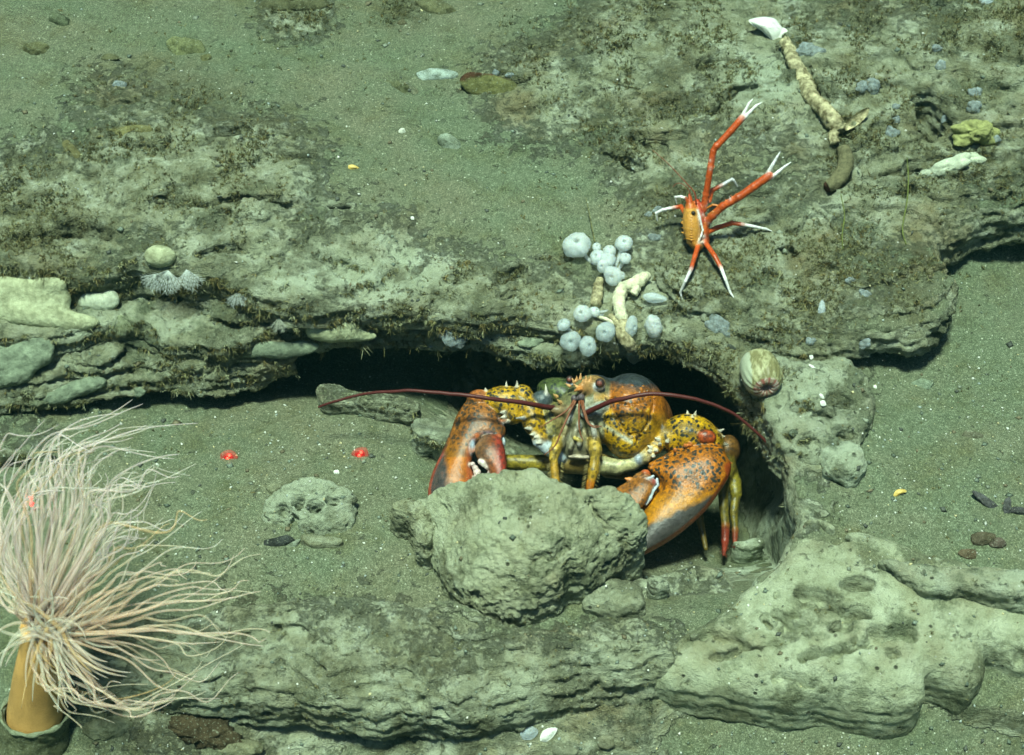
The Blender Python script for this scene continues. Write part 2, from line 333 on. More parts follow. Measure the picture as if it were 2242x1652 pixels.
def build_seabed():
    x = np.arange(-.66, .66, H0); y = np.arange(-.44, .80, H0); z = np.arange(-.13, .21, H0)
    X, Y = np.meshgrid(x, y, indexing='ij')
    wx = n2(X, Y, 18, 3, 1)*.010; wy = n2(X, Y, 18, 3, 2)*.010
    fl = floor_f(X, Y) + n2(X, Y, 7, 4, 3)*.006 + n2(X, Y, 40, 3, 4)*.0018
    pxg, pyg = PX(np.stack([X.ravel(), Y.ravel(), np.full(X.size, .09)], 1)); rk = blobs(pxg, pyg, ROCKY).reshape(X.shape)
    tp = top_f(X, Y) + n2(X, Y, 6, 3, 5)*.004*(1+1.4*rk) + n2(X, Y, 30, 4, 6)*(.0015+.010*rk)
    # terraced strata on the rocky parts
    st = .009; q = (tp + n2(X, Y, 9, 3, 8)*.008)/st; fq = q-np.floor(q); ter = (np.clip((fq-.62)/.16, 0, 1)-fq)*st
    tp = tp + ter*np.clip(rk*1.3-.45, 0, 1)
    dl = polyd(X+wx, Y+wy, lip_poly); dc = polyd(X+wx*1.5, Y+wy*1.5, cave_poly)
    tp = carve(X, Y, tp, [([(350, 443, .108), (450, 440, .108), (560, 436, .107), (640, 446, .106), (690, 432, .106), (760, 443, .1)], .0028, .016), ([(462, 292, .112), (500, 296, .112), (540, 285, .112)], .006, .018), ([(40, 512, .102), (120, 505, .103), (190, 500, .103), (240, 512, .102)], .005, .016), ([(620, 330, .11), (655, 332, .11), (690, 325, .11)], .005, .014),
        ([(1385, 283, .112), (1430, 290, .112), (1490, 286, .112)], .006, .02), ([(1330, 300, .11), (1380, 330, .108), (1400, 350, .106)], .007, .018), ([(1360, 175, .112), (1400, 182, .112)], .005, .012), ([(1560, 240, .12), (1600, 200, .125), (1660, 170, .13)], .006, .014), ([(1540, 120, .13), (1580, 112, .13)], .008, .016), ([(2030, 210, .135), (2045, 235, .132)], .014, .05), ([(2015, 335, .12), (2035, 350, .12)], .012, .04), ([(1760, 165, .13), (1790, 200, .128), (1800, 232, .125)], .006, .02), ([(1840, 280, .122), (1856, 300, .12)], .008, .02),
        ([(2020, 420, .11), (2080, 428, .108), (2140, 440, .1)], .006, .014), ([(1180, 560, .085), (1250, 552, .085)], .004, .01), ([(985, 605, .084), (1010, 590, .084)], .004, .014), ([(1100, 600, .082), (1140, 580, .084)], .006, .014), ([(1110, 642, .08), (1122, 636, .08)], .006, .016), ([(560, 295, .11), (620, 290, .11)], .004, .01), ([(1060, 150, .112), (1150, 160, .112)], .005, .012), ([(440, 560, .096), (470, 548, .097), (520, 540, .097)], .006, .02), ([(700, 560, .09), (760, 570, .088)], .004, .008),
        ([(1700, 795, .064), (1760, 785, .066), (1800, 775, .066)], .004, .012), ([(1440, 545, .09), (1500, 535, .092)], .004, .01), ([(1030, 700, .078), (1050, 706, .078)], .008, .03), ([(870, 185, .1), (900, 200, .1)], .004, .006), ([(150, 245, .112), (250, 232, .112), (300, 222, .112)], .004, .006)])
    r = .008; e = np.clip((dl+r)/r, 0, 1); tp = tp - r*(1-np.sqrt(np.clip(1-e*e, 0, 1)))
    zb = top_f(X, Y) - .026 - n2(X, Y, 12, 3, 9)*.012
    wall = np.clip((X-.11)/.06, 0, 1)
    F = np.empty((len(x), len(y), len(z)), f32)
    for k, zz in enumerate(z):
        sh = np.maximum(np.maximum(dl, zz-tp), np.minimum(zb-zz, -(dc+.26*np.clip(zb-zz, 0, .2)*wall)))
        F[:, :, k] = np.minimum(zz-fl, sh)
    F[:, :, 0] = -1e-3
    v, qd = surfnet(F, (x[0], y[0], z[0]), H0); del F
    keep = (v[qd[:, 0], 2] > z[0]+2.5*H0); qd = qd[keep]
    nv = vnormals(v, qd); px, py = PX(v)
    rk = blobs(px, py, ROCKY); side = np.sqrt(np.clip(1-nv[:, 2]**2, 0, 1))
    d = fbm(v*95, 4, .6)*(.0006+.0022*rk) + fbm(v*np.array([28, 28, 260])+5, 3)*.0045*side*np.where((v[:, 0] > .13) & (v[:, 2] < .035), .25, 1)
    d -= np.clip(-fbm(v*np.array([60, 60, 90])+9, 3)-.32, 0, 1)*.012*rk
    d += (np.abs(fbm(v*150+31, 3, .6))*-1+.25)*.0022*rk
    v = v + nv*d[:, None]
    a = attrs_of(v); below = (v[:, 2] < .02) & (py > 700)
    a['rock'] = np.where(side > .6, np.maximum(a['rock'], .8), np.where(below & (py < 1350), a['rock']*.4, a['rock']))
    a['turf'] = np.where(below, a['turf']*.3, a['turf'])
    ob = mkmesh('seabed', v, qd, M['bed'], attrs=a)
    tag(ob, kind='structure')
    return ob, v, qd
bed, bed_v, bed_q = build_seabed()
# the plain beyond, out of the picture
def build_plain():
    vs, fs = [], []; ring = [0, .3, 1, 3, 8]; n = 48
    for k, rr in enumerate(ring):
        for i in range(n):
            a = 2*math.pi*i/n; c, s = math.cos(a), math.sin(a); m = max(abs(c), abs(s))
            vs.append(((.645+rr)*c/m, .17+(.605+rr)*s/m, 0))
    vs = np.array(vs); vs[:, 2] = np.where(vs[:, 1] > -.1, top_f(vs[:, 0], vs[:, 1]), floor_f(vs[:, 0], vs[:, 1]))-.012
    for k in range(len(ring)-1):
        for i in range(n): fs.append((k*n+i, (k+1)*n+i, (k+1)*n+(i+1) % n, k*n+(i+1) % n))
    tag(mkmesh('seafloor', vs, [f[::-1] for f in fs], M['bed'], attrs=attrs_of(vs, .2, 0, 0)), kind='structure')
build_plain()
# ---------------------------------------------------------------- rocks
SURF = [(bed_v, bed_q)]
def slab(name, outline, top, bot, label, h=.0016, warp=.006, rough=.0022, strata=.0012, rnd=.008, dome=0, cat='rock', group=None, at=(None, None, None), mat='bed', ztop=None, zc=None, holes=.012, seed=1, lay=0, pits=0, cracks=(), hole_list=(), sm=5, keep=True, hs=55):
    """outline: picture points (x, y, z); top: controls (x, y, z) or number; bot: height of the underside"""
    pl = planpoly(outline, zc, sm); lo, hi = pl.min(0)-.014, pl.max(0)+.014
    x = np.arange(lo[0], hi[0], h); y = np.arange(lo[1], hi[1], h); X, Y = np.meshgrid(x, y, indexing='ij')
    tp = np.full(X.shape, float(top)) if isinstance(top, (int, float)) else tps(top)(X, Y)
    b_ = np.full(X.shape, float(bot)) if isinstance(bot, (int, float)) else tps(bot)(X, Y)
    dl = polyd(X + n2(X, Y, 30, 3, seed)*warp, Y + n2(X, Y, 30, 3, seed+40)*warp, pl) + n2(X, Y, 90, 2, seed+41)*warp*.25
    inn = np.clip(-dl/(.03), 0, 1)
    tp = tp + n2(X, Y, 25, 4, seed+2)*rough*2.2 + dome*(1-(1-inn)**2)
    if lay: q = (tp+n2(X, Y, 12, 3, seed+3)*lay)/lay; fq = q-np.floor(q); tp = tp + (np.clip((fq-.65)/.15, 0, 1)-fq)*lay*.8
    e = np.clip((dl+rnd)/rnd, 0, 1); tp = tp - rnd*(1-np.sqrt(np.clip(1-e*e, 0, 1)))
    tp = carve(X, Y, tp, cracks)
    for hx, hy, hz, hr, hd in hole_list:
        c = P(hx, hy, hz); dd = np.hypot((X-c.x)+n2(X, Y, 120, 2, seed+5)*.003, ((Y-c.y)*1.5)+n2(X, Y, 120, 2, seed+6)*.004); tp = tp - 1.5*hd*np.clip(1.8*(1-dd/hr), 0, 1)
    b_ = b_ + n2(X, Y, 30, 3, seed+7)*rough*2
    z = np.arange(float(b_.min())-3*h, float(tp.max())+3*h, h)
    F = np.empty((len(x), len(y), len(z)), f32)
    for k, zz in enumerate(z):
        F[:, :, k] = np.maximum(np.maximum(dl, zz-tp), b_-zz)
    v, qd = surfnet(F, (x[0], y[0], z[0]), h); nv = vnormals(v, qd); side = np.sqrt(np.clip(1-nv[:, 2]**2, 0, 1))
    d = fbm(v*100+seed, 4, .6)*rough + fbm(v*np.array([24, 24, 190])+seed+fbm(v*30, 2)[:, None]*np.array([0, 0, 1.2]), 3)*strata*side*(.5+1.2*np.clip(fbm(v*16+seed, 2)+.4, 0, 1))
    d -= np.clip(-fbm(v*np.array([hs, hs, hs*1.4])+9+seed, 3)-.30, 0, 1)*holes
    d += (-np.abs(fbm(v*170+31+seed, 3, .6))+.25)*rough*1.1
    v = v + nv*d[:, None]
    a = attrs_of(v, *at); a['rock'] = np.where(side > .55, np.maximum(a['rock'], .75), a['rock'])
    ob = mkmesh(name, v, qd, M[mat], attrs=a); tag(ob, label, cat, group)
    if keep: SURF.append((v, qd))
    return ob
# --- lower step of the ledge, left and centre
slab('rock_ledge', [(-200, 727, .06), (40, 732, .06), (160, 737, .058), (280, 717, .056), (330, 727, .055), (400, 757, .052), (480, 760, .052), (560, 744, .052), (640, 711, .054), (720, 718, .054), (800, 721, .053), (880, 718, .053), (960, 728, .051), (1060, 741, .05), (1160, 756, .048), (1240, 771, .045), (1320, 761, .045),
     (1330, 676, .05), (1100, 576, .05), (700, 536, .05), (300, 552, .05), (-200, 552, .05)],
     [(-200, 692, .062), (100, 682, .064), (330, 692, .058), (450, 692, .056), (560, 692, .058), (700, 696, .058), (900, 696, .056), (1100, 716, .053), (1250, 746, .049), (1300, 676, .05), (700, 576, .06), (200, 592, .062)], .032,
     'long lower shelf of layered rock under the overhang with hanging growth', rough=.003, strata=.006, rnd=.006, at=(.9, .35, None), seed=11, holes=.014, cracks=[([(455, 628, .06), (500, 640, .06), (545, 668, .06)], .016, .05)])
slab('rock_ledge', [(-250, 955, 0.010), (0, 938, 0.011), (120, 912, 0.012), (220, 895, 0.014), (330, 875, 0.016), (430, 855, 0.019), (540, 818, 0.026), (600, 790, 0.032), (648, 772, .034), (600, 735, .04), (540, 690, .05), (300, 640, .05), (-250, 640, .05)],
     [(-250, 780, .042), (-250, 930, .014), (0, 790, .042), (0, 905, .014), (200, 790, .042), (200, 870, .016), (400, 790, .038), (400, 845, .018), (560, 785, .038), (560, 822, .024), (640, 790, .034), (300, 700, .045), (0, 700, .045)], .013,
     'lowest dark wall of rock at left, rising above the thin black crack', rough=.0045, strata=.006, rnd=.007, at=(1, .1, .7), lay=.009, seed=12)
slab('rock', [(-200, 990, .03), (-200, 960, .03), (0, 950, .03), (60, 960, .03), (120, 985, .02), (110, 1000, .01), (20, 1010, .01)], .02, -.02, 'low mossy rock at the left edge beyond the tentacles', at=(1, 0, .8), seed=13)
# --- big slab on the right, free edge over the sand
slab('rock_slab', [(2400, 470, .09), (2241, 488, .088), (2130, 510, .086), (2060, 560, .084), (2060, 590, .084), (2092, 640, .082), (2075, 690, .08), (2020, 745, .077), (1960, 742, .076), (1900, 752, .074), (1830, 768, .07), (1780, 776, .068), (1720, 770, .066), (1640, 735, .072), (1560, 700, .078), (1480, 660, .084), (1440, 560, .09), (1560, 480, .094), (1750, 440, .1), (2000, 400, .1), (2400, 380, .1)],
     [(2400, 430, .104), (2150, 470, .1), (2000, 500, .1), (2050, 620, .092), (1980, 700, .086), (1850, 700, .086), (1850, 600, .095), (1700, 680, .084), (1600, 600, .092), (1500, 600, .092), (1480, 540, .092), (1640, 500, .098), (1800, 450, .106), (2100, 410, .112), (1760, 760, .07)], [(2400, 470, .066), (2100, 560, .064), (2050, 650, .062), (1900, 740, .06), (1500, 650, .05), (1700, 740, .05), (1700, 480, .06)],
     'broad turf-covered slab at right whose broken edge overhangs the sand', rough=.0032, strata=.005, rnd=.008, lay=.007, seed=21, holes=.02, h=.0018)
# --- rim rock right of the burrow
slab('rim_rock', [(1640, 790, .062), (1700, 785, .064), (1790, 785, .064), (1850, 790, .06), (1895, 835, .056), (1922, 895, .054), (1895, 960, .052), (1880, 1010, .05), (1830, 1025, .05), (1770, 1005, .052), (1720, 985, .054), (1690, 930, .056), (1650, 860, .06)],
     [(1700, 800, .068), (1850, 830, .062), (1900, 900, .057), (1850, 1000, .053), (1750, 980, .058), (1700, 900, .063)], .02, 'pale pitted rock between the burrow rim and the sand', rough=.0026, rnd=.007, dome=.004, at=(.85, .6, .3), seed=22, holes=.028, hs=40,
     hole_list=[(1840, 880, .06, .012, .008), (1810, 905, .06, .008, .01), (1760, 900, .06, .012, .008), (1850, 940, .06, .01, .008), (1770, 965, .06, .01, .007)])
slab('rock', [(1805, 990, .05), (1870, 985, .05), (1893, 1005, .05), (1885, 1040, .046), (1860, 1072, .04), (1825, 1065, .04), (1800, 1045, .044)], .058, .02, 'blunt pale stone block at the foot of the pitted rim rock', rough=.0016, rnd=.006, at=(1, .85, 0), seed=23, h=.0012)
# --- lower right outcrop
slab('rock_outcrop', [(1480, 1400, .008), (1560, 1350, .012), (1640, 1280, .022), (1700, 1235, .03), (1750, 1160, .042), (1780, 1130, .044), (1850, 1160, .042), (1950, 1180, .04), (2050, 1220, .036), (2150, 1240, .034), (2400, 1270, .03), (2700, 1380, .01), (2600, 1500, .0), (2260, 1500, -.008), (2150, 1478, -.006), (2140, 1530, -.012), (2100, 1562, -.016), (2010, 1540, -.016), (2005, 1580, -.018), (1965, 1606, -.02), (1880, 1600, -.018), (1800, 1580, -.018), (1730, 1582, -.018), (1650, 1560, -.016), (1600, 1548, -.014), (1500, 1525, -.012), (1430, 1512, -.01), (1450, 1460, .0)],
     [(1520, 1420, .014), (1650, 1330, .024), (1700, 1260, .033), (1780, 1150, .047), (2000, 1220, .043), (2250, 1280, .035), (2050, 1350, .034), (1800, 1350, .033), (1800, 1450, .028), (1550, 1480, .01), (1700, 1500, .018), (1950, 1480, .024), (2000, 1560, .012), (2130, 1440, .024), (2250, 1430, .02), (1850, 1560, .008), (2450, 1450, .01)], [(1500, 1500, -.03), (2000, 1600, -.026), (2250, 1500, -.02), (1800, 1300, -.02)],
     'broad pale outcrop of smooth clay rock with pits and worm holes at lower right', rough=.0009, strata=.0012, rnd=.013, hs=80, mat='pale', at=(.95, .9, .0), seed=31, h=.0017, holes=.003, warp=.004, cracks=[([(1740, 1150, .045), (1790, 1160, .045), (1840, 1170, .044)], .005, .02), ([(1800, 1175, .044), (1850, 1185, .043)], .004, .014), ([(1760, 1290, .036), (1800, 1300, .036), (1850, 1345, .034), (1880, 1340, .034)], .005, .012), ([(1700, 1330, .03), (1740, 1370, .028), (1770, 1390, .028)], .0035, .012), ([(1860, 1282, .036), (1900, 1286, .036)], .005, .016), ([(1560, 1445, .01), (1640, 1425, .016), (1720, 1415, .02)], .0028, .010), ([(1750, 1440, .026), (1820, 1425, .028), (1900, 1410, .03)], .003, .012), ([(1910, 1395, .03), (1990, 1385, .032)], .005, .010), ([(1500, 1400, .012), (1580, 1395, .015), (1660, 1430, .015)], .003, .008), ([(1680, 1340, .03), (1690, 1355, .03)], .004, .012), ([(1820, 1380, .03), (1850, 1370, .03)], .004, .012), ([(1700, 1480, .018), (1780, 1500, .016)], .003, .008)],
     hole_list=[(1805, 1318, .035, .006, .009), (1830, 1310, .035, .005, .012), (1770, 1318, .034, .005, .006), (1745, 1340, .03, .006, .006), (1720, 1372, .028, .005, .006), (1850, 1150, .045, .007, .01), (1785, 1145, .045, .005, .008), (1865, 1278, .036, .006, .010), (1700, 1300, .03, .004, .006), (1780, 1420, .03, .004, .006), (1830, 1440, .03, .004, .008), (1955, 1425, .03, .006, .007), (1622, 1528, .012, .006, .010), (1900, 1350, .034, .004, .008), (1870, 1400, .032, .004, .008), (1760, 1365, .03, .004, .006), (2240, 1420, .025, .006, .006)])
slab('rock', [(1920, 1235, .045), (1990, 1230, .046), (2080, 1245, .044), (2170, 1260, .042), (2300, 1270, .04), (2300, 1325, .036), (2150, 1320, .036), (2100, 1312, .037), (2030, 1300, .04), (1960, 1262, .042)], .050, .02, 'thin flake of pale rock lying on the lower right outcrop', rough=.002, rnd=.004, at=(.9, .7, 0), seed=33, h=.0014)
# --- ledge along the bottom centre
slab('rock_ledge', [(150, 1450, .0), (300, 1420, .01), (430, 1340, .016), (600, 1320, .018), (800, 1310, .016), (900, 1330, .016), (1000, 1330, .016), (1100, 1380, .014), (1250, 1400, .014), (1400, 1400, .014), (1480, 1410, .012), (1560, 1460, .0), (1520, 1490, -.004), (1400, 1512, -.008), (1280, 1545, -.014), (1180, 1560, -.016), (1060, 1590, -.02), (950, 1600, -.022), (840, 1600, -.022), (740, 1580, -.02), (640, 1565, -.018), (560, 1560, -.018), (440, 1562, -.02), (300, 1540, -.015), (150, 1520, -.01)],
     [(200, 1460, .008), (400, 1400, .016), (450, 1500, .006), (650, 1350, .022), (850, 1350, .02), (850, 1450, .016), (700, 1490, .012), (1000, 1500, .012), (1200, 1450, .014), (1400, 1430, .016), (1450, 1480, .006), (850, 1560, -.002), (1200, 1530, .0), (600, 1540, -.002)], -.032,
     'long low rock ledge along the bottom, sand and brown turf on its back', rough=.0026, strata=.0045, rnd=.013, at=(None, .3, None), seed=41, h=.0018, holes=.016, lay=.005)
# --- the boulder in front of the lobster
slab('boulder', [(900, 1108, .026), (950, 1085, .034), (1000, 1072, .042), (1060, 1056, .05), (1130, 1055, .055), (1200, 1058, .056), (1260, 1070, .055), (1333, 1066, .054), (1385, 1094, .048), (1418, 1138, .038), (1422, 1182, .028), (1396, 1232, .012), (1350, 1262, .004), (1300, 1305, .0), (1200, 1352, .0), (1090, 1376, .0), (1040, 1350, .0), (995, 1305, .002), (965, 1245, .006), (935, 1195, .014), (905, 1140, .022)],
     [(960, 1100, .036), (1060, 1072, .056), (1150, 1075, .062), (1260, 1090, .060), (1350, 1100, .055), (1400, 1170, .036), (1150, 1180, .058), (1250, 1200, .054), (1200, 1290, .034), (1090, 1330, .022), (1020, 1200, .04), (970, 1160, .028), (1300, 1260, .03)], -.03,
     'big craggy pale boulder in front of the lobster claws', cat='boulder', rough=.0028, strata=.0015, rnd=.010, warp=.013, at=(1.6, .65, .0), mat='pale', seed=52, h=.0011, holes=.013, hs=90, cracks=[([(1165, 1225, .05), (1210, 1215, .05), (1240, 1200, .05)], .003, .008), ([(1290, 1110, .05), (1320, 1140, .05), (1370, 1170, .04)], .004, .008), ([(1230, 1290, .03), (1290, 1270, .03), (1340, 1240, .03)], .003, .008), ([(1110, 1290, .03), (1180, 1300, .03)], .003, .006)])
slab('rock', [(850, 1112, .024), (880, 1098, .026), (930, 1100, .028), (960, 1120, .03), (955, 1160, .02), (960, 1215, .008), (940, 1250, .0), (915, 1235, .002), (905, 1190, .01), (890, 1150, .016), (860, 1135, .02)], .03, -.01, 'knobbly pale stone leaning against the left end of the big boulder', rough=.003, rnd=.010, at=(1, .2, .2), seed=53, h=.0012, dome=.004, mat='pale')
slab('rock', [(1300, 1290, .0), (1370, 1280, .002), (1398, 1310, .0), (1395, 1345, .0), (1330, 1350, -.002), (1270, 1340, -.002)], .012, -.01, 'low flake of tan rock at the right foot of the boulder', rough=.002, rnd=.006, at=(1, .3, .1), seed=54, h=.0012)
# --- stones around the burrow mouth
slab('stone', [(908, 935, .012), (935, 922, .018), (985, 925, .02), (1000, 950, .016), (985, 985, .006), (930, 993, .004), (905, 970, .006)], .024, -.03, 'angular brownish stone just left of the left claw', rough=.0015, rnd=.004, at=(1, .5, 0), seed=61, h=.0011)
slab('stone', [(775, 880, .006), (820, 865, .01), (870, 868, .012), (915, 885, .01), (920, 925, .0), (870, 925, .0), (800, 915, .0)], .02, -.02, 'rounded grey-green stone in the shade of the overhang', rough=.002, rnd=.008, at=(.45, .2, 0), seed=62, h=.0011)
slab('stone', [(700, 852, .006), (740, 845, .01), (785, 865, .008), (785, 900, .0), (730, 900, .0), (700, 880, .002)], .012, -.02, 'flat-topped stone behind the tip of the left antenna', rough=.0012, rnd=.003, at=(.45, .2, 0), seed=63, h=.0011)
slab('rock', [(560, 1130, .006), (590, 1085, .01), (650, 1068, .012), (740, 1070, .012), (775, 1095, .01), (765, 1150, .004), (700, 1170, .002), (640, 1160, .002), (590, 1150, .003)], [(600, 1120, .01), (680, 1090, .019), (750, 1090, .016), (700, 1140, .010)], -.02, 'half-buried porous rock with round black holes, left of the boulder', rough=.0022, rnd=.008, at=(1, .7, .1), seed=64, h=.0011, holes=.02, hs=60,
     hole_list=[(655, 1100, .015, .006, .01), (690, 1102, .018, .006, .012), (728, 1090, .018, .005, .014), (620, 1112, .012, .006, .007)])
slab('stone', [(655, 1175, .002), (700, 1172, .003), (748, 1180, .003), (740, 1200, .0), (680, 1203, .0)], .006, -.01, 'reddish-brown flat stone below the porous rock', rough=.001, rnd=.003, at=(1, .0, 0), mat='bed', seed=65, h=.001)
slab('rock', [(1370, 1255, -.01), (1420, 1262, -.012), (1500, 1240, -.014), (1580, 1250, -.016), (1620, 1280, -.006), (1560, 1300, .0), (1450, 1300, .0), (1390, 1290, .0)], -.012, -.04, 'rusty-brown mound of clay under the large right claw', rough=.0015, rnd=.008, at=(.6, .3, .1), seed=66, h=.0012)
slab('stone', [(1420, 1250, .01), (1445, 1248, .01), (1462, 1275, .006), (1450, 1292, .002), (1427, 1285, .004)], .006, -.02, 'small grey angular stone below the right claw', rough=.001, rnd=.003, at=(.7, .4, 0), seed=67, h=.001)
slab('stone', [(1600, 1180, -.03), (1650, 1172, -.03), (1672, 1190, -.035), (1660, 1220, -.045), (1620, 1230, -.05), (1590, 1205, -.045)], -.03, -.09, 'blue-grey block in the pit by the leg tips', rough=.001, rnd=.004, at=(1, 1, 0), seed=68, h=.001)
# ================================================================ SMALLER THINGS
_v = []; _q = []; _n = 0
for v_, q_ in SURF: _v.append(v_); _q.append(q_+_n); _n += len(v_)
_bv = BVHTree.FromPolygons(np.concatenate(_v).tolist(), np.concatenate(_q).tolist(), all_triangles=False, epsilon=0.0); del _v, _q, SURF
def ray(px, py):
    d = (FW + XR*((px-CX)*FK) - UP*((py-CY)*FK)); L = d.length
    h = _bv.ray_cast(CAM, d/L)
    if h[0] is None: return P(px, py, 0), Vector((0, 0, 1)), 1.15
    return h[0], h[1] if h[1].dot(d) < 0 else -h[1], h[3]/L
def drop(x, y, z=.5):
    h = _bv.ray_cast(Vector((x, y, z)), Vector((0, 0, -1))); return h[0].z if h[0] is not None else 0
def tube(pts, rad, n=8, flat=1.0, closed=True):  # pts (k,3) world, rad (k,)
    pts = np.asarray(pts, float); rad = np.broadcast_to(np.asarray(rad, float), (len(pts),)); k = len(pts)
    T = np.gradient(pts, axis=0); T /= np.linalg.norm(T, axis=1)[:, None]+1e-12
    ref = np.array([.3, .2, .93]); u = np.cross(T[0], ref); u /= np.linalg.norm(u); vs = []
    for i in range(k):
        u = u - T[i]*(u@T[i]); u /= np.linalg.norm(u)+1e-12; w = np.cross(T[i], u)
        a = np.arange(n)*2*math.pi/n
        vs.append(pts[i]+rad[i]*(np.cos(a)[:, None]*u+flat*np.sin(a)[:, None]*w))
    v = np.concatenate(vs); f = [(i*n+j, i*n+(j+1) % n, (i+1)*n+(j+1) % n, (i+1)*n+j) for i in range(k-1) for j in range(n)]
    if closed: f += [tuple(range(n))[::-1], tuple((k-1)*n+j for j in range(n))]
    return v, f
class Acc:                                       # collects pieces of ONE object
    def __init__(s): s.v = []; s.f = []; s.n = 0; s.c = []
    def add(s, vf, col=None):
        v, f = vf; s.v.append(np.asarray(v)); s.f += [tuple(int(i)+s.n for i in q) for q in f]; s.n += len(v)
        col = np.array(col if col is not None else (1, 1, 1), float); s.c.append(col if col.ndim == 2 else np.tile(col, (len(v), 1)))
    def make(s, name, mat, parent=None, smooth=True):
        return mkmesh(name, np.concatenate(s.v), s.f, mat, parent, {'col': np.concatenate(s.c)}, smooth)
def ball(nu=24, nv=14):
    vs = [(0, 0, 1)]; f = []
    for i in range(1, nv):
        th = math.pi*i/nv
        for j in range(nu): a = 2*math.pi*j/nu; vs.append((math.sin(th)*math.cos(a), math.sin(th)*math.sin(a), math.cos(th)))
    vs.append((0, 0, -1)); L = len(vs)-1
    for j in range(nu): f.append((0, 1+j, 1+(j+1) % nu)); f.append((L, 1+(nv-2)*nu+(j+1) % nu, 1+(nv-2)*nu+j))
    for i in range(nv-2):
        for j in range(nu): f.append((1+i*nu+j, 1+(i+1)*nu+j, 1+(i+1)*nu+(j+1) % nu, 1+i*nu+(j+1) % nu))
    return np.array(vs), f
def basis(nrm, spin=0.):
    z = Vector(nrm).normalized(); x = Vector((1, 0, 0)); x = (x - z*x.dot(z)).normalized(); y = z.cross(x)
    c, s = math.cos(spin), math.sin(spin)
    return np.array([x*c+y*s, y*c-x*s, z]).T        # columns
# ---- materials of animals and small things (own colours come as a vertex attribute)
def attr_mat(name, rough=.45, spec=.5, spots=False, sss=0., nsc=900, var=.35, bmp=.0003, alpha=1.):
    m = MB(name); c = m.attr('col', 'Color')
    n = m.noise(nsc, 4, .65); c = m.mix(m.ramp(n, [(.3, var), (.6, 0.)]), c, m.mix(1., c, (.45, .42, .38), 'MULTIPLY'))
    if spots:
        warp = m.noise(260, 2, .5)
        mp = m.mapd((1, 1, 1)); mv = N(m.nt, 'ShaderNodeMixRGB', Fac=.004); m.L(mp, mv.inputs[1]); nn = N(m.nt, 'ShaderNodeTexNoise', Scale=240.); m.L(m.tc, nn.inputs['Vector']); m.L(nn.outputs[1], mv.inputs[2])
        v = m.vor(300, vec=mv.outputs[0]); p = m.ramp(m.vor(300, out='Color', vec=mv.outputs[0]), [(.08, 0.), (.16, 1.)])
        v2 = m.vor(560, vec=mv.outputs[0]); p2 = m.ramp(m.vor(560, out='Color', vec=mv.outputs[0]), [(.45, 0.), (.5, .8)])
        big = m.math('MULTIPLY', m.ramp(v, [(.32, 1.), (.50, 0.)]), p); sm_ = m.math('MULTIPLY', m.ramp(v2, [(.22, .9), (.36, 0.)]), p2)
        f = m.math('MULTIPLY', m.math('MAXIMUM', big, sm_), m.attr('spot'))
        bl = m.math('MULTIPLY', m.ramp(m.noise(110, 5, .7), [(.50, 0.), (.62, .75)]), m.attr('spot')); c = m.mix(bl, c, m.mix(1., c, (.22, .26, .5), 'MULTIPLY'))
        c = m.mix(m.ramp(m.noise(60, 4, .6), [(.40, .35), (.56, 0.)]), c, m.mix(1., c, (.55, .55, .7), 'MULTIPLY'))
        c = m.mix(f, c, (.020, .026, .022))
    mm = m.out(c, float(rough), spec, m.bump(m.noise(nsc*.6, 4, .6), bmp, .7))
    if sss:
        m.b.inputs['Subsurface Weight'].default_value = sss; m.b.inputs['Subsurface Radius'].default_value = (.005, .004, .003); m.b.inputs['Subsurface Scale'].default_value = 1
    if alpha < 1: m.b.inputs['Alpha'].default_value = alpha
    return mm
M['shell'] = attr_mat('lobster_shell', .38, .45, True, var=.6, bmp=.0006)
M['skin'] = attr_mat('animal_skin', .5, .4, nsc=700)
M['tent'] = attr_mat('tentacle_flesh', .5, .3, sss=.5, nsc=260, var=.2, alpha=.22)
M['col'] = attr_mat('painted_by_nature', .7, .25)
M['sponge'] = simple('white_sponge', (.70, .76, .75), .45, .4, .10, 160, .0010, sss=.6, alpha=.55)
M['bluesponge'] = simple('blue_grey_sponge', (.30, .35, .35), .8, .2, .4, 260, .0014, sss=.3, alpha=.6)
M['yspon'] = simple('yellowish_sponge', (.38, .40, .23), .75, .2, .4, 150, .0022, bs=260, col2=(.48, .51, .32))
M['gspon'] = simple('grey_green_sponge', (.19, .225, .155), .85, .15, .4, 110, .002, bs=220)
M['coral'] = simple('dead_coral', (.30, .24, .10), .55, .4, .6, 170, .002, bs=260, col2=(.62, .56, .33))
M['cream'] = simple('cream_growth', (.60, .58, .40), .75, .2, .25, 200, .001, sss=.2)
M['greysponge'] = simple('glassy_grey_sponge', (.58, .66, .66), .6, .3, .25, 200, .0010, sss=.5, alpha=.5)
M['palesponge'] = simple('pale_smooth_sponge', (.42, .46, .34), .6, .3, .25, 90, .001, sss=.2)
M['ygspon'] = simple('yellow_green_sponge', (.30, .31, .12), .7, .2, .35, 150, .0016)
M['mossy'] = simple('mossy_thread', (.16, .16, .07), .9, .1, .4, 500, .001)
M['ygreen'] = simple('yellow_green_stalk', (.17, .20, .055), .8, .1, .2, 300, .0004, alpha=.75)
M['hole'] = simple('painted_hollow_shade', (.10, .05, .03), .9, .1)
M['gold'] = simple('golden_shell', (.60, .42, .10), .45, .5, .3, 400, .0004)
M['white'] = simple('white_shell', (.72, .74, .66), .5, .4, .12, 200, .0004)
M['wtube'] = simple('worm_tube', (.15, .14, .075), .85, .2, .35, 260, .0016)
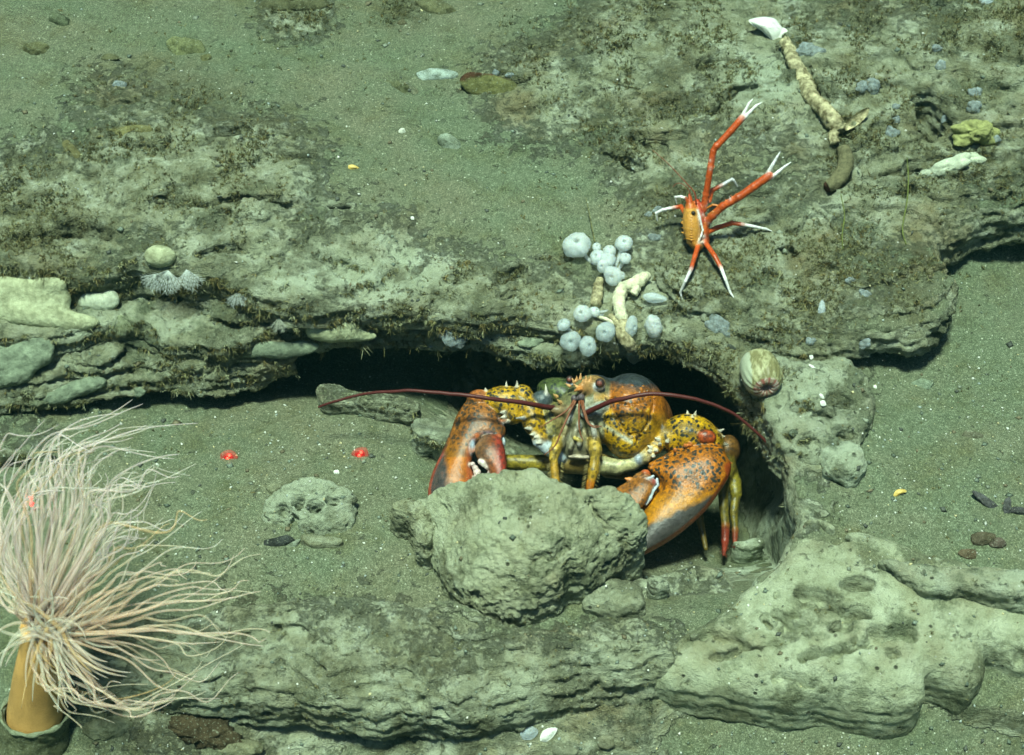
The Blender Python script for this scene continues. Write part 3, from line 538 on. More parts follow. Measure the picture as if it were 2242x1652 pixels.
m_ = MB('stone_surface'); c_ = m_.attr('col', 'Color'); c_ = m_.mix(m_.ramp(m_.noise(160, 6, .7), [(.38, .75), (.55, 0.)]), c_, m_.mix(1., c_, (.38, .38, .30), 'MULTIPLY')); c_ = m_.mix(m_.ramp(m_.noise(620, 3, .6), [(.58, 0.), (.7, .6)]), c_, (.36, .40, .29))
M['stone'] = m_.out(c_, .85, .2, m_.bump(m_.noise(300, 6, .7), .0022, .9))
m_ = MB('turf_fibres'); M['turf'] = m_.out(m_.attr('col', 'Color'), .85, .15)
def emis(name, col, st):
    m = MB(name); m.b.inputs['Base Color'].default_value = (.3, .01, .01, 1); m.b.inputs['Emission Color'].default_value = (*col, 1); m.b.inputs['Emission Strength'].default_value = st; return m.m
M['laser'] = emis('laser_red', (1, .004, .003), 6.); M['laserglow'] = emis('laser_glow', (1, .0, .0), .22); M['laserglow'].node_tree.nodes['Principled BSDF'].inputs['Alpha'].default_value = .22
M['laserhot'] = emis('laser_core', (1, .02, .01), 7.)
# ---------------------------------------------------------------- animal bodies: one skin grown round their limbs
class Body:
    def __init__(s, lo, hi, h, t0):
        s.lo = np.array(lo, float); s.h = h; s.t0 = t0; s.sc = t0*FK
        s.sh = tuple(int(math.ceil((b-a)/h))+1 for a, b in zip(lo, hi)); s.F = np.full(s.sh, 60., f32); s.pr = []
    def _put(s, lo, hi, fn, k, sub=False):
        m = k+3*s.h; a = np.maximum(((lo-m-s.lo)/s.h).astype(int), 0); b = np.minimum(((hi+m-s.lo)/s.h).astype(int)+2, s.sh)
        if (b <= a).any(): return
        g = [s.lo[i]+s.h*np.arange(a[i], b[i]) for i in range(3)]
        X, Y, Z = np.meshgrid(*g, indexing='ij'); d = fn(X, Y, Z).astype(f32)
        sl = tuple(slice(a[i], b[i]) for i in range(3)); F = s.F[sl]
        if sub: d = -d; hh = np.maximum(k-np.abs(F-d), 0)/k; s.F[sl] = np.maximum(F, d)+hh*hh*k/4
        else: hh = np.maximum(k-np.abs(F-d), 0)/k; s.F[sl] = np.minimum(F, d)-hh*hh*k/4
    def cone(s, p1, r1, p2, r2, k=4, col=(1, 1, 1), spot=0, flat=None, sub=False):
        a, b = np.array(p1, float), np.array(p2, float)
        def fn(X, Y, Z):
            e = b-a; q = np.clip(((X-a[0])*e[0]+(Y-a[1])*e[1]+(Z-a[2])*e[2])/(e@e+1e-9), 0, 1)
            return np.sqrt((X-a[0]-q*e[0])**2+(Y-a[1]-q*e[1])**2+(Z-a[2]-q*e[2])**2)-(r1+(r2-r1)*q)
        R_ = max(r1, r2); s._put(np.minimum(a, b)-R_, np.maximum(a, b)+R_, fn, k, sub)
        if not sub: s.pr.append((fn, np.array(col, float), spot))
    def ell(s, c, r, rot=(0, 0, 0), k=5, col=(1, 1, 1), spot=0, sub=False):
        c = np.array(c, float); r = np.array(r, float)
        from mathutils import Euler
        Rm = np.array(Euler([R(x) for x in rot]).to_matrix()).T
        def fn(X, Y, Z):
            x, y, z = X-c[0], Y-c[1], Z-c[2]
            u = [(Rm[i, 0]*x+Rm[i, 1]*y+Rm[i, 2]*z)/r[i] for i in range(3)]
            k0 = np.sqrt(u[0]**2+u[1]**2+u[2]**2); k1 = np.sqrt((u[0]/r[0])**2+(u[1]/r[1])**2+(u[2]/r[2])**2)
            return k0*(k0-1)/(k1+1e-9)
        R_ = r.max(); s._put(c-R_, c+R_, fn, k, sub)
        if not sub: s.pr.append((fn, np.array(col, float), spot))
    def chain(s, pts, k=3, col=(1, 1, 1), spot=0):
        for a, b in zip(pts[:-1], pts[1:]): s.cone(a[:3], a[3], b[:3], b[3], k, col, spot)
    def plate(s, poly, q0, q1, th, edge, k=4, col=(1, 1, 1), spot=0, sm=6):  # a claw half: outline (x, y), thickness rounded from its rim
        pl = smooth_poly(poly, sm); lo = np.array([*pl.min(0), min(q0, q1)-th-4]); hi = np.array([*pl.max(0), max(q0, q1)+th+4])
        y0, y1 = pl[:, 1].min(), pl[:, 1].max()
        def fn(X, Y, Z):
            if X.ndim == 3:
                d2 = polyd(X[:, :, 0], Y[:, :, 0], pl); db = np.minimum(d2, 6)
                for _ in range(3):
                    for ax in (0, 1):
                        cs_ = np.cumsum(np.pad(db, [(5, 4) if i == ax else (0, 0) for i in (0, 1)], mode='edge'), axis=ax); n_ = db.shape[ax]
                        cs_ = np.concatenate([np.zeros_like(np.take(cs_, [0], ax)), cs_], ax); db = (np.take(cs_, range(9, n_+9), ax)-np.take(cs_, range(0, n_), ax))/9
                d2 = d2[:, :, None]; db = (db+np.clip(1+d2[:, :, 0]/10, 0, 1)*(d2[:, :, 0]-db)*.75)[:, :, None]
            else: d2 = polyd(X, Y, pl); db = d2
            qc = q0+(q1-q0)*(Y-y0)/(y1-y0); inn = np.clip(-db/edge, 0, 1); tk = th*np.sqrt(1-(1-inn)**2)+.01
            dz = np.abs(Z-qc)-tk
            return np.where(d2 > 0, np.sqrt(d2**2+np.maximum(dz, 0)**2), np.maximum(dz*.6, d2*.8))
        s._put(lo, hi, fn, k); s.pr.append((fn, np.array(col, float), spot))
    def spine(s, p, d, L, r, col=(.75, .70, .55)):
        s.cone(p, r, tuple(p[i]+d[i]*L for i in range(3)), .35*s.h, 1.5, col)
    def mesh(s, name, mat, colfn=None, parent=None):
        v, q = surfnet(s.F, s.lo, s.h)
        X, Y, Z = v.T; D = np.stack([fn(X, Y, Z) for fn, _, _ in s.pr], 1)
        C = np.array([c for _, c, _ in s.pr]); Sp = np.array([sp for _, _, sp in s.pr], float)
        w = np.exp(-np.maximum(D-D.min(1)[:, None], 0)/1.6); w /= w.sum(1)[:, None]
        col = w@C; spot = w@Sp; idx = D.argmin(1)
        if colfn: col, spot = colfn(v, col, spot, idx)
        t = s.t0-v[:, 2]*s.sc
        wv = np.array(CAM)+t[:, None]*(np.array(FW)+np.array(XR)*((v[:, 0:1]-CX)*FK)-np.array(UP)*((v[:, 1:2]-CY)*FK))
        q = q[:, ::-1] if _orient(wv, q) else q
        return mkmesh(name, wv, q, mat, parent, {'col': col, 'spot': spot})
    def w(s, x, y, q): return W(x, y, s.t0-q*s.sc)
def _orient(v, q):                               # True when faces point inward
    a, b, c = v[q[:, 0]], v[q[:, 1]], v[q[:, 2]]; return np.einsum('ij,ij->i', a, np.cross(b, c)).sum()+np.einsum('ij,ij->i', v[q[:, 0]], np.cross(v[q[:, 2]], v[q[:, 3]])).sum() < 0
OR = (.48, .150, .004); YE = (.56, .31, .008); YG = (.24, .19, .02); SL = (.045, .055, .058); RD = (.28, .04, .015); WB = (.50, .58, .62); OLV = (.20, .19, .085); WH = (.62, .58, .46); GR = (.10, .13, .04); BRN = (.16, .07, .03)
# ================================================================ THE LOBSTER
def lobster():
    B = Body((915, 790, -190), (1650, 1250, 175), 2.1, 1.13)
    # carapace and head
    B.ell((1384, 908, -25), (78, 92, 95), (0, 0, -12), 8, OR, .6)
    B.ell((1402, 925, -110), (72, 78, 95), (0, 0, 0), 6, OR, .3)
    B.ell((1300, 885, -20), (62, 66, 70), (0, 0, 0), 14, OLV, .1)
    B.ell((1345, 930, 10), (36, 55, 52), (0, 0, -8), 8, YE, 1)
    B.ell((1372, 965, 5), (44, 40, 56), (0, 0, 20), 8, YE, .8)
    B.ell((1235, 862, -55), (62, 34, 55), (0, 0, 15), 8, GR, .9)
    B.cone((1300, 848, 15), 26, (1275, 850, 48), 13, 10, (.34, .20, .07), .1)
    B.cone((1280, 846, 44), 9, (1258, 855, 78), 2.5, 4, (.62, .24, .06))
    B.ell((1268, 905, 5), (52, 50, 50), (0, 0, 0), 12, OLV, .2)
    B.ell((1262, 960, 0), (56, 48, 42), (0, 0, 0), 12, (.24, .22, .13), .1)
    B.ell((1270, 1012, -22), (92, 26, 34), (0, 0, 3), 8, (.30, .20, .055), .2)
    # eye sockets
    B.ell((1311, 845, 44), (13, 9, 10), (0, 0, 0), 2, (.62, .66, .66)); B.ell((1248, 838, 30), (9, 8, 8), (0, 0, 0), 2, (.6, .64, .66))
    # rostral spines
    for p, d in [((1262, 832, 44), (.0, -.8, .6)), ((1270, 828, 42), (.1, -.9, .45)), ((1256, 836, 48), (-.35, -.7, .6)), ((1292, 832, 42), (.1, -.85, .5)), ((1282, 831, 46), (0, -.85, .5)), ((1262, 846, 60), (-.6, -.5, .6)), ((1247, 845, 50), (-.8, -.5, .3)), ((1276, 838, 56), (0, -.8, .6))]:
        B.spine(p, d, 14, 4.2, (.75, .40, .16))
    for x, y, q in [(1226, 880, 35), (1330, 872, 46), (1218, 868, 20)]: B.spine((x, y, q), (-.6, -.5, .5), 14, 5, (.6, .35, .12))
    # cervical groove
    def surf(x, y, c=(1384, 908, -25), r=(78, 92, 95)): return c[2]+r[2]*math.sqrt(max(.01, 1-((x-c[0])/r[0])**2-((y-c[1])/r[1])**2))
    for gr in ([(1412, 826), (1428, 846), (1432, 880), (1424, 915), (1408, 945), (1390, 968)], [(1346, 905), (1360, 935), (1378, 952), (1396, 950)], [(1338, 872), (1356, 884), (1384, 888), (1410, 880)]):
        for a_, b_ in zip(gr[:-1], gr[1:]): B.cone((*a_, surf(*a_)+1.5), 3.2, (*b_, surf(*b_)+1.5), 3.2, 4, sub=True)
    g5 = random.Random(9)
    for i in range(60):
        x, y = g5.uniform(1335, 1450), g5.uniform(830, 985)
        if ((x-1384)/78)**2+((y-908)/92)**2 > .62: continue
        B.ell((x, y, surf(x, y)-.5), (2.6, 2.2, 2.6), k=2.5, col=OR if y < 890 else YE, spot=.6)
    # antenna bases, antennules
    B.chain([(1240, 900, 38, 14), (1222, 898, 46, 10), (1208, 895, 50, 7)], 4, (.28, .20, .09), .3); B.chain([(1306, 900, 42, 15), (1290, 905, 52, 11), (1278, 908, 60, 7)], 4, (.25, .27, .25), .3)
    B.ell((1314, 892, 44), (20, 13, 14), (0, 0, -25), 3, (.32, .35, .30), .2)
    B.ell((1257, 872, 56), (8, 9, 9), (0, 0, 0), 3, (.13, .10, .10)); B.ell((1272, 870, 58), (8, 9, 9), (0, 0, 0), 3, (.13, .10, .10))
    # mouthparts
    for i, (x, y, a, l) in enumerate([(1248, 915, 25, 26), (1290, 920, -25, 28), (1238, 940, 15, 30), (1300, 945, -12, 32), (1258, 948, 12, 24), (1280, 950, -14, 24), (1268, 930, 0, 22), (1250, 975, 20, 20), (1288, 978, -15, 20), (1268, 968, 6, 18), (1232, 968, 8, 22), (1310, 972, -5, 22)]):
        B.ell((x, y, 46-(i % 3)*5), (6.5, l*.62, 9), (0, 0, a), 2, [(.42, .40, .33), (.30, .27, .17), (.40, .33, .16)][i % 3], 0)
    B.ell((1265, 962, 50), (12, 5, 7), (0, 0, 20), 2, (.55, .42, .08)); B.ell((1272, 1000, 32), (30, 5, 8), (0, 0, 2), 2, (.5, .42, .3))
    B.ell((1224, 912, 30), (13, 26, 16), (0, 0, 10), 4, (.36, .28, .10), .4); B.ell((1318, 930, 30), (10, 30, 20), (0, 0, -6), 4, (.40, .38, .22), .4)
    # outer maxillipeds
    B.chain([(1222, 965, 40, 12), (1215, 985, 52, 12.5), (1211, 1004, 56, 10)], 4, (.52, .34, .05), .5); B.chain([(1212, 1010, 56, 9), (1216, 1052, 60, 9.5), (1217, 1068, 60, 8)], 2, (.50, .28, .03), .4); B.chain([(1217, 1075, 60, 7), (1220, 1100, 62, 6)], 2, OR)
    B.chain([(1300, 965, 42, 14), (1303, 985, 54, 14.5), (1302, 1002, 56, 11)], 4, (.52, .34, .05), .5); B.chain([(1302, 1010, 56, 11), (1299, 1030, 60, 12.5), (1295, 1046, 60, 10)], 2, (.50, .30, .03), .6); B.chain([(1293, 1054, 60, 10), (1288, 1082, 62, 8), (1287, 1100, 62, 7)], 2, OR, .3)
    # the near horizontal leg behind, both sides
    B.chain([(1240, 1018, -20, 17), (1180, 1013, -25, 17), (1100, 1010, -30, 16)], 5, (.36, .27, .03), .5)
    # ---- left arm (viewer's left)
    B.chain([(1225, 1000, 12, 15), (1198, 980, 26, 15), (1180, 966, 32, 15)], 4, WB, 0)
    B.chain([(1182, 958, 30, 17), (1168, 925, 26, 24), (1160, 895, 16, 26)], 6, YE, .8); B.chain([(1210, 905, 10, 26), (1205, 950, 18, 22)], 8, (.28, .24, .07), .8)
    B.ell((1186, 876, 14), (24, 22, 22), (0, 0, 0), 4, (.075, .10, .10), .3)
    B.ell((1108, 882, 8), (54, 38, 36), (0, 0, 6), 5, YE, 1); B.ell((1122, 905, 16), (26, 24, 26), (0, 0, 0), 6, YE, .9); B.ell((1142, 866, 4), (26, 25, 26), (0, 0, 0), 4, YE, 1)
    B.ell((1050, 872, 2), (28, 20, 26), (0, 0, 0), 5, (.42, .13, .03), .4)
    for p, d, L in [((1108, 852, 14), (0, -.95, .2), 20), ((1131, 848, 14), (.05, -.95, .2), 18), ((1064, 856, 10), (-.3, -.9, .2), 10), ((1148, 880, 30), (-.6, -.7, .3), 18), ((1196, 862, 26), (-.1, -.95, .1), 24), ((1145, 915, 42), (-1, 0, .2), 18), ((1160, 938, 46), (-1, -.1, .2), 15), ((1168, 950, 46), (-.9, .1, .2), 12), ((1176, 956, 46), (-.8, .2, .2), 12), ((1182, 968, 46), (-.9, .2, .2), 12), ((1112, 922, 34), (-.8, .35, .3), 20), ((1104, 902, 38), (-.9, .1, .3), 14), ((1104, 912, 38), (-.9, .2, .3), 11), ((1212, 895, 34), (-.9, -.1, .2), 16)]:
        B.spine(p, d, L, 5, WH)
    # left claw: palm with fixed finger, then the movable finger
    iCL = len(B.pr)
    B.plate([(1034, 868), (1082, 880), (1096, 915), (1107, 940), (1098, 962), (1062, 962), (1042, 975), (1034, 1000), (1032, 1022), (1036, 1040), (1030, 1066), (1022, 1092), (1000, 1112), (965, 1120), (938, 1108), (937, 1066), (948, 1026), (968, 985), (984, 945), (1004, 898)], 0, 95, 38, 40, 4, OR, .9)
    B.plate([(1043, 965), (1062, 950), (1092, 956), (1105, 985), (1109, 1030), (1104, 1070), (1085, 1095), (1072, 1072), (1072, 1044), (1062, 1018), (1044, 1004), (1039, 985)], 62, 118, 24, 24, 2, (.30, .085, .025), .5)
    for p in [(1100, 893, 30), (1103, 920, 34), (1034, 985, 72)]: B.ell(p, (6, 6, 6), k=3, col=(.62, .20, .06))
    B.ell((1041, 951, 54), (9, 11, 12), (0, 0, 0), 3, (.52, .10, .03)); B.ell((1090, 957, 60), (8, 8, 8), (0, 0, 0), 3, (.60, .14, .05)); B.ell((1065, 949, 52), (20, 6, 9), (0, 0, 8), 2, WB); B.ell((1034, 980, 66), (6, 16, 12), (0, 0, 5), 3, (.28, .34, .40)); B.ell((1103, 968, 48), (4, 10, 10), (0, 0, 0), 3, WB)
    for x, y, r in [(1034, 1016, 6), (1040, 1024, 6.5), (1044, 1033, 8), (1044, 1044, 8), (1038, 1054, 6), (1034, 1064, 5)]: B.ell((x, y, 84), (r*1.1, r, 8), k=1.5, col=(.80, .62, .55))
    for x, y, r in [(1052, 1010, 7), (1059, 1014, 8), (1066, 1022, 6), (1070, 1034, 4)]: B.ell((x, y, 96), (r, r*1.1, 7), k=1.5, col=(.80, .66, .56))
    # ---- right arm
    B.chain([(1322, 1018, 6, 20), (1350, 1022, 12, 17), (1385, 1014, 18, 15), (1410, 1000, 22, 15)], 5, (.50, .46, .22), .3); B.chain([(1410, 1000, 22, 14), (1434, 978, 20, 15), (1450, 950, 12, 20)], 5, YE, .6)
    B.ell((1398, 1004, 28), (10, 12, 12), (0, 0, 0), 3, (.5, .58, .66))
    B.ell((1512, 950, 0), (62, 44, 46), (0, 0, 12), 5, YE, 1); B.ell((1468, 958, 6), (26, 32, 30), (0, 0, 0), 6, YE, 1); B.ell((1556, 968, -2), (30, 34, 38), (0, 0, 0), 6, YE, .9); B.ell((1545, 955, 38), (23, 15, 14), (0, 0, 8), 2.5, (.48, .085, .02), .6)
    for p, d, L in [((1505, 908, 6), (-.1, -.98, .1), 12), ((1519, 912, 10), (.3, -.9, .2), 17), ((1516, 918, 20), (-.1, -.9, .4), 14), ((1573, 944, 10), (.9, -.4, .2), 16), ((1576, 954, 10), (.95, .1, .2), 14), ((1584, 972, 8), (.95, .1, .2), 14), ((1448, 936, 24), (-.2, -.95, .2), 20), ((1440, 962, 34), (-.6, -.4, .5), 13), ((1424, 980, 36), (-.7, -.5, .4), 12), ((1436, 986, 38), (-.2, 0, .9), 10), ((1430, 998, 36), (-.3, .3, .9), 10), ((1460, 966, 38), (.3, .3, .8), 12), ((1422, 988, 36), (-.6, -.2, .7), 9), ((1444, 972, 40), (0, -.2, 1), 9), ((1417, 1000, 30), (-.9, -.3, .3), 10)]:
        B.spine(p, d, L, 5, WH)
    for p in [(1478, 985, 44), (1500, 975, 46), (1510, 972, 44), (1455, 1002, 36), (1425, 1022, 40)]: B.spine(p, (-.2, -.5, .8), 10, 5.5, (.70, .22, .06))
    iCR = len(B.pr)
    B.plate([(1447, 998), (1490, 975), (1545, 962), (1578, 974), (1592, 1000), (1600, 1016), (1596, 1042), (1574, 1078), (1544, 1118), (1498, 1160), (1452, 1192), (1400, 1220), (1372, 1232), (1352, 1228), (1370, 1180), (1392, 1130), (1404, 1102), (1420, 1080), (1440, 1062), (1440, 1046), (1424, 1032), (1414, 1016)], 20, 88, 50, 52, 4, OR, 1)
    B.plate([(1398, 1031), (1424, 1038), (1434, 1060), (1422, 1084), (1408, 1106), (1392, 1120), (1372, 1122), (1330, 1130), (1295, 1130), (1302, 1094), (1338, 1072), (1370, 1054)], 62, 104, 22, 22, 2, (.36, .13, .02), .6)
    B.ell((1413, 1036, 66), (11, 9, 12), (0, 0, 15), 3, (.52, .11, .03)); B.ell((1427, 1055, 78), (10, 9, 12), (0, 0, 0), 2, (.42, .08, .05)); B.spine((1378, 1050, 70), (-.9, -.3, .4), 14, 7, (.72, .25, .06))
    for pts in [[(1400, 1044, 76, 3.5), (1418, 1048, 84, 3.5), (1430, 1042, 82, 3.5)], [(1438, 1048, 82, 3), (1440, 1062, 84, 3), (1430, 1074, 88, 3), (1424, 1090, 88, 3), (1414, 1104, 88, 3)]]: B.chain(pts, 2, WB)
    for x, y in [(1378, 1114), (1384, 1112), (1390, 1110), (1396, 1107)]: B.ell((x, y, 96), (3.5, 3, 4), k=1, col=(.75, .35, .1))
    for x, y in [(1388, 1120), (1394, 1117), (1383, 1124)]: B.ell((x, y, 90), (3, 3, 4), k=1, col=(.75, .35, .1))
    B.spine((1592, 1014, 26), (1, -.1, .2), 12, 6, (.62, .25, .05))
    # walking legs seen at the right, with hairy red tips
    B.chain([(1590, 990, -50, 20), (1594, 1025, -38, 17), (1582, 1070, -20, 12), (1584, 1110, -8, 10), (1588, 1150, 0, 9)], 4, (.20, .15, .02), .5)
    B.chain([(1588, 1150, 0, 9.5), (1587, 1185, 8, 8), (1584, 1214, 14, 4)], 3, (.26, .035, .015), .2)
    B.chain([(1592, 1015, -60, 18), (1607, 1055, -40, 15), (1611, 1080, -28, 13)], 4, (.24, .19, .02), .5); B.chain([(1611, 1084, -28, 10), (1606, 1120, -16, 9), (1609, 1160, -6, 7)], 3, (.20, .15, .02), .5); B.chain([(1609, 1160, -6, 8), (1608, 1196, 4, 4)], 3, (.26, .05, .02))
    B.ell((1594, 985, -60), (26, 34, 34), (0, 0, 0), 5, (.17, .08, .02), .4)
    B.chain([(1330, 1030, -20, 16), (1400, 1040, -30, 14), (1480, 1070, -40, 12), (1530, 1130, -20, 9), (1545, 1200, 0, 5)], 4, (.16, .11, .02), .4)
    def colour(v, col, spot, idx):
        x, y, q = v.T; v3 = v*.02
        n = fbm(v3*2+3, 3); n2_ = fbm(v3*5+8, 3)
        def lerp(c, m): m = np.clip(m, 0, 1)[:, None]; return col*(1-m)+np.array(c)*m
        # carapace: slate on top running to orange, yellow below
        cap = (idx == 0) | (idx == 1)
        col = lerp(SL, np.where(cap | (idx == 2), np.clip((862-y+12*n+(x-1385)*.12)/24, 0, 1)*(x > 1296), 0))
        col = lerp(YE, np.where(idx == 0, np.clip((y-895)/40, 0, .8), 0)); col = lerp(BRN, np.where(cap, np.clip((x-1440+10*n)/35, 0, .9), 0))
        spot = np.where(cap & (y > 868), .9, spot); spot = np.where(cap & (x > 1425), spot*.3, spot)
        col = lerp((.60, .60, .40), np.where((idx == 3) | (idx == 4), np.clip(1-np.abs((y-945)-(x-1345)*.6)/9, 0, 1)*.9*(x < 1385), 0))
        col = lerp((.50, .27, .05), np.where(idx == 2, np.clip(1-np.abs(y-868)/14, 0, .8)*(x > 1300), 0))
        # claws
        cl = idx == iCL
        col = lerp(SL, np.where(cl, np.clip(((1000-x)-(1085-y)*.18+12*n-2)/18, 0, .95)*np.clip((y-975)/30, 0, 1), 0)); col = lerp((.48, .10, .03), np.where(cl, np.clip((x-1012+8*n)/14, 0, .8)*np.clip((y-975)/20, 0, 1), 0))
        col = lerp((.40, .10, .03), np.where(cl, np.clip((1000-y)/120, 0, .35)+.25*np.clip(n2_, 0, 1), 0)); spot = np.where(cl, np.clip((1000-y)/30, 0, 1)*.85, spot)
        fl = idx == iCL+1; col = lerp((.30, .035, .018), np.where(fl, np.clip((x-1078+.12*(1000-y))/16, 0, 1), 0)); col = lerp((.16, .11, .05), np.where(fl, np.clip((1078-x)/30, 0, .6), 0))
        cR = idx == iCR; u = (x-1450)*.62+(y-1130)*.78     # towards the outer lower edge
        col = lerp((.60, .25, .006), np.where(cR, np.clip((y-1060)/40, 0, .8), 0)); s_ = ((y-1118)+(x-1470)*.45+10*n)
        col = lerp(SL, np.where(cR, np.clip(s_/14, 0, .95), 0))
        poly = smooth_poly([(1600, 1016), (1596, 1042), (1574, 1078), (1544, 1118), (1498, 1160), (1452, 1192), (1400, 1220), (1372, 1232), (1372, 1300), (1700, 1300), (1700, 1016)], 4)
        dd = polyd(x, y, poly); col = lerp((.38, .07, .015), np.where(cR, np.clip((10-dd)/5, 0, 1), 0))
        spot = np.where(cR, np.clip((1095-y+.1*(x-1450))/40, .15, 1)*np.clip((dd-8)/6, 0, 1), spot)
        poly = smooth_poly([(937, 1110), (937, 1066), (948, 1026), (968, 985), (984, 945), (1004, 898), (900, 898), (900, 1110)], 4); dd = polyd(x, y, poly)
        col = lerp((.42, .07, .03), np.where(cl, np.clip((8-dd)/5, 0, .8)*np.clip((y-950)/50, 0, 1), 0))
        n3_ = fbm(v3*14+4, 3); col = col*(1+.55*n2_[:, None]+.5*n[:, None]+.45*n3_[:, None]); col = col*np.where((cl & (y < 1000))[:, None], np.array((.68, .84, 1.4)), 1)
        return np.clip(col, .01, .9), np.clip(spot, 0, 1)
    root = empty('lobster', P(1330, 1080, -.05), 'large orange lobster with black-spotted claws sitting in its burrow mouth', 'lobster')
    body = B.mesh('body', M['shell'], colour); adopt(body, root)
    # eyes
    for x, y, q, r in [(1313, 838, 54, 10.5), (1247, 830, 38, 8)]:
        e = Acc(); v, f = ball(20, 12); c = np.array(B.w(x, y, q)); rr = r*B.sc
        e.add((v*rr+c, f), (.05, .03, .025)); c2 = np.array(B.w(x-1, y+1, q+r*.55)); e.add((v*rr*.62+c2, f), (.22, .07, .05))
        o = e.make('eye', M['shell']); adopt(o, root)
    # long antennae
    def ant(pts, name, r0, r1, ring=True, col=(.085, .014, .011)):
        p = cr([(*B.w(x, y, q),) for x, y, q in pts], 14); k = len(p); p = p+np.stack([fbm(p*45+c_*9, 2) for c_ in (1, 2, 3)], 1)*.0012; u = np.linspace(0, 1, k); r = (r0+(r1-r0)*u)*B.sc
        p2 = cr(p, 3); u2 = np.linspace(0, 1, len(p2)); r2 = (r0+(r1-r0)*u2)*B.sc*(1+.10*((np.arange(len(p2)) % 2)*2-1) if ring else 1)
        a = Acc(); a.add(tube(p2, r2, 10), col); o = a.make(name, M['skin'], None); adopt(o, root); return o
    ant([(1226, 899, 40), (1208, 893, 52), (1170, 886, 80), (1110, 876, 105), (1040, 868, 120), (960, 860, 110), (880, 856, 90), (800, 862, 60), (745, 875, 40), (697, 891, 22)], 'antenna', 6.0, 2.4)
    ant([(1274, 911, 52), (1284, 903, 66), (1325, 884, 95), (1385, 867, 120), (1450, 863, 125), (1510, 870, 120), (1570, 889, 110), (1622, 917, 100), (1670, 962, 90), (1708, 1020, 82), (1735, 1075, 74), (1750, 1122, 66)], 'antenna', 6.0, 1.7)
    for pts in [[(1255, 876, 62), (1240, 900, 74), (1210, 920, 80), (1180, 936, 84)], [(1258, 878, 64), (1235, 930, 84), (1222, 960, 88), (1208, 982, 90), (1192, 996, 90)], [(1270, 876, 64), (1274, 895, 80), (1284, 922, 88), (1300, 934, 90), (1312, 933, 90)], [(1266, 878, 66), (1266, 910, 84), (1268, 940, 88), (1276, 962, 88)], [(1273, 876, 62), (1280, 905, 78), (1292, 928, 84), (1318, 932, 86)]]:
        ant(pts, 'antennule', 2.6, .9, False, (.20, .06, .02))
    # bristles on the mouth legs and red leg tips
    for (x0, y0, x1, y1, q, n, L, c) in [(1203, 1010, 1210, 1070, 60, 34, 8, (.45, .36, .14)), (1228, 1010, 1224, 1066, 60, 22, 7, (.45, .36, .14)), (1287, 1015, 1278, 1085, 62, 34, 9, (.45, .36, .14)), (1310, 1010, 1300, 1080, 62, 22, 7, (.45, .36, .14)), (1588, 1150, 1584, 1214, 10, 90, 10, (.30, .05, .02)), (1609, 1160, 1608, 1194, 0, 40, 9, (.26, .06, .02))]:
        H = Acc()
        for i in range(n):
            u = random.random(); x = x0+(x1-x0)*u; y = y0+(y1-y0)*u; a = random.uniform(0, 2*math.pi) if n > 35 else (math.pi+random.uniform(-.6, .3) if x0 in (1203, 1287) else random.uniform(-.3, .6))
            b0 = np.array(B.w(x, y, q+random.uniform(-4, 4))); b1 = np.array(B.w(x+math.cos(a)*L, y+math.sin(a)*L*.6+4, q+random.uniform(-6, 6)))
            H.add(tube([b0, (b0+b1)/2, b1], [.55*B.sc, .45*B.sc, .15*B.sc], 3, closed=False), c)
        adopt(H.make('bristles', M['skin']), root)
lobster()
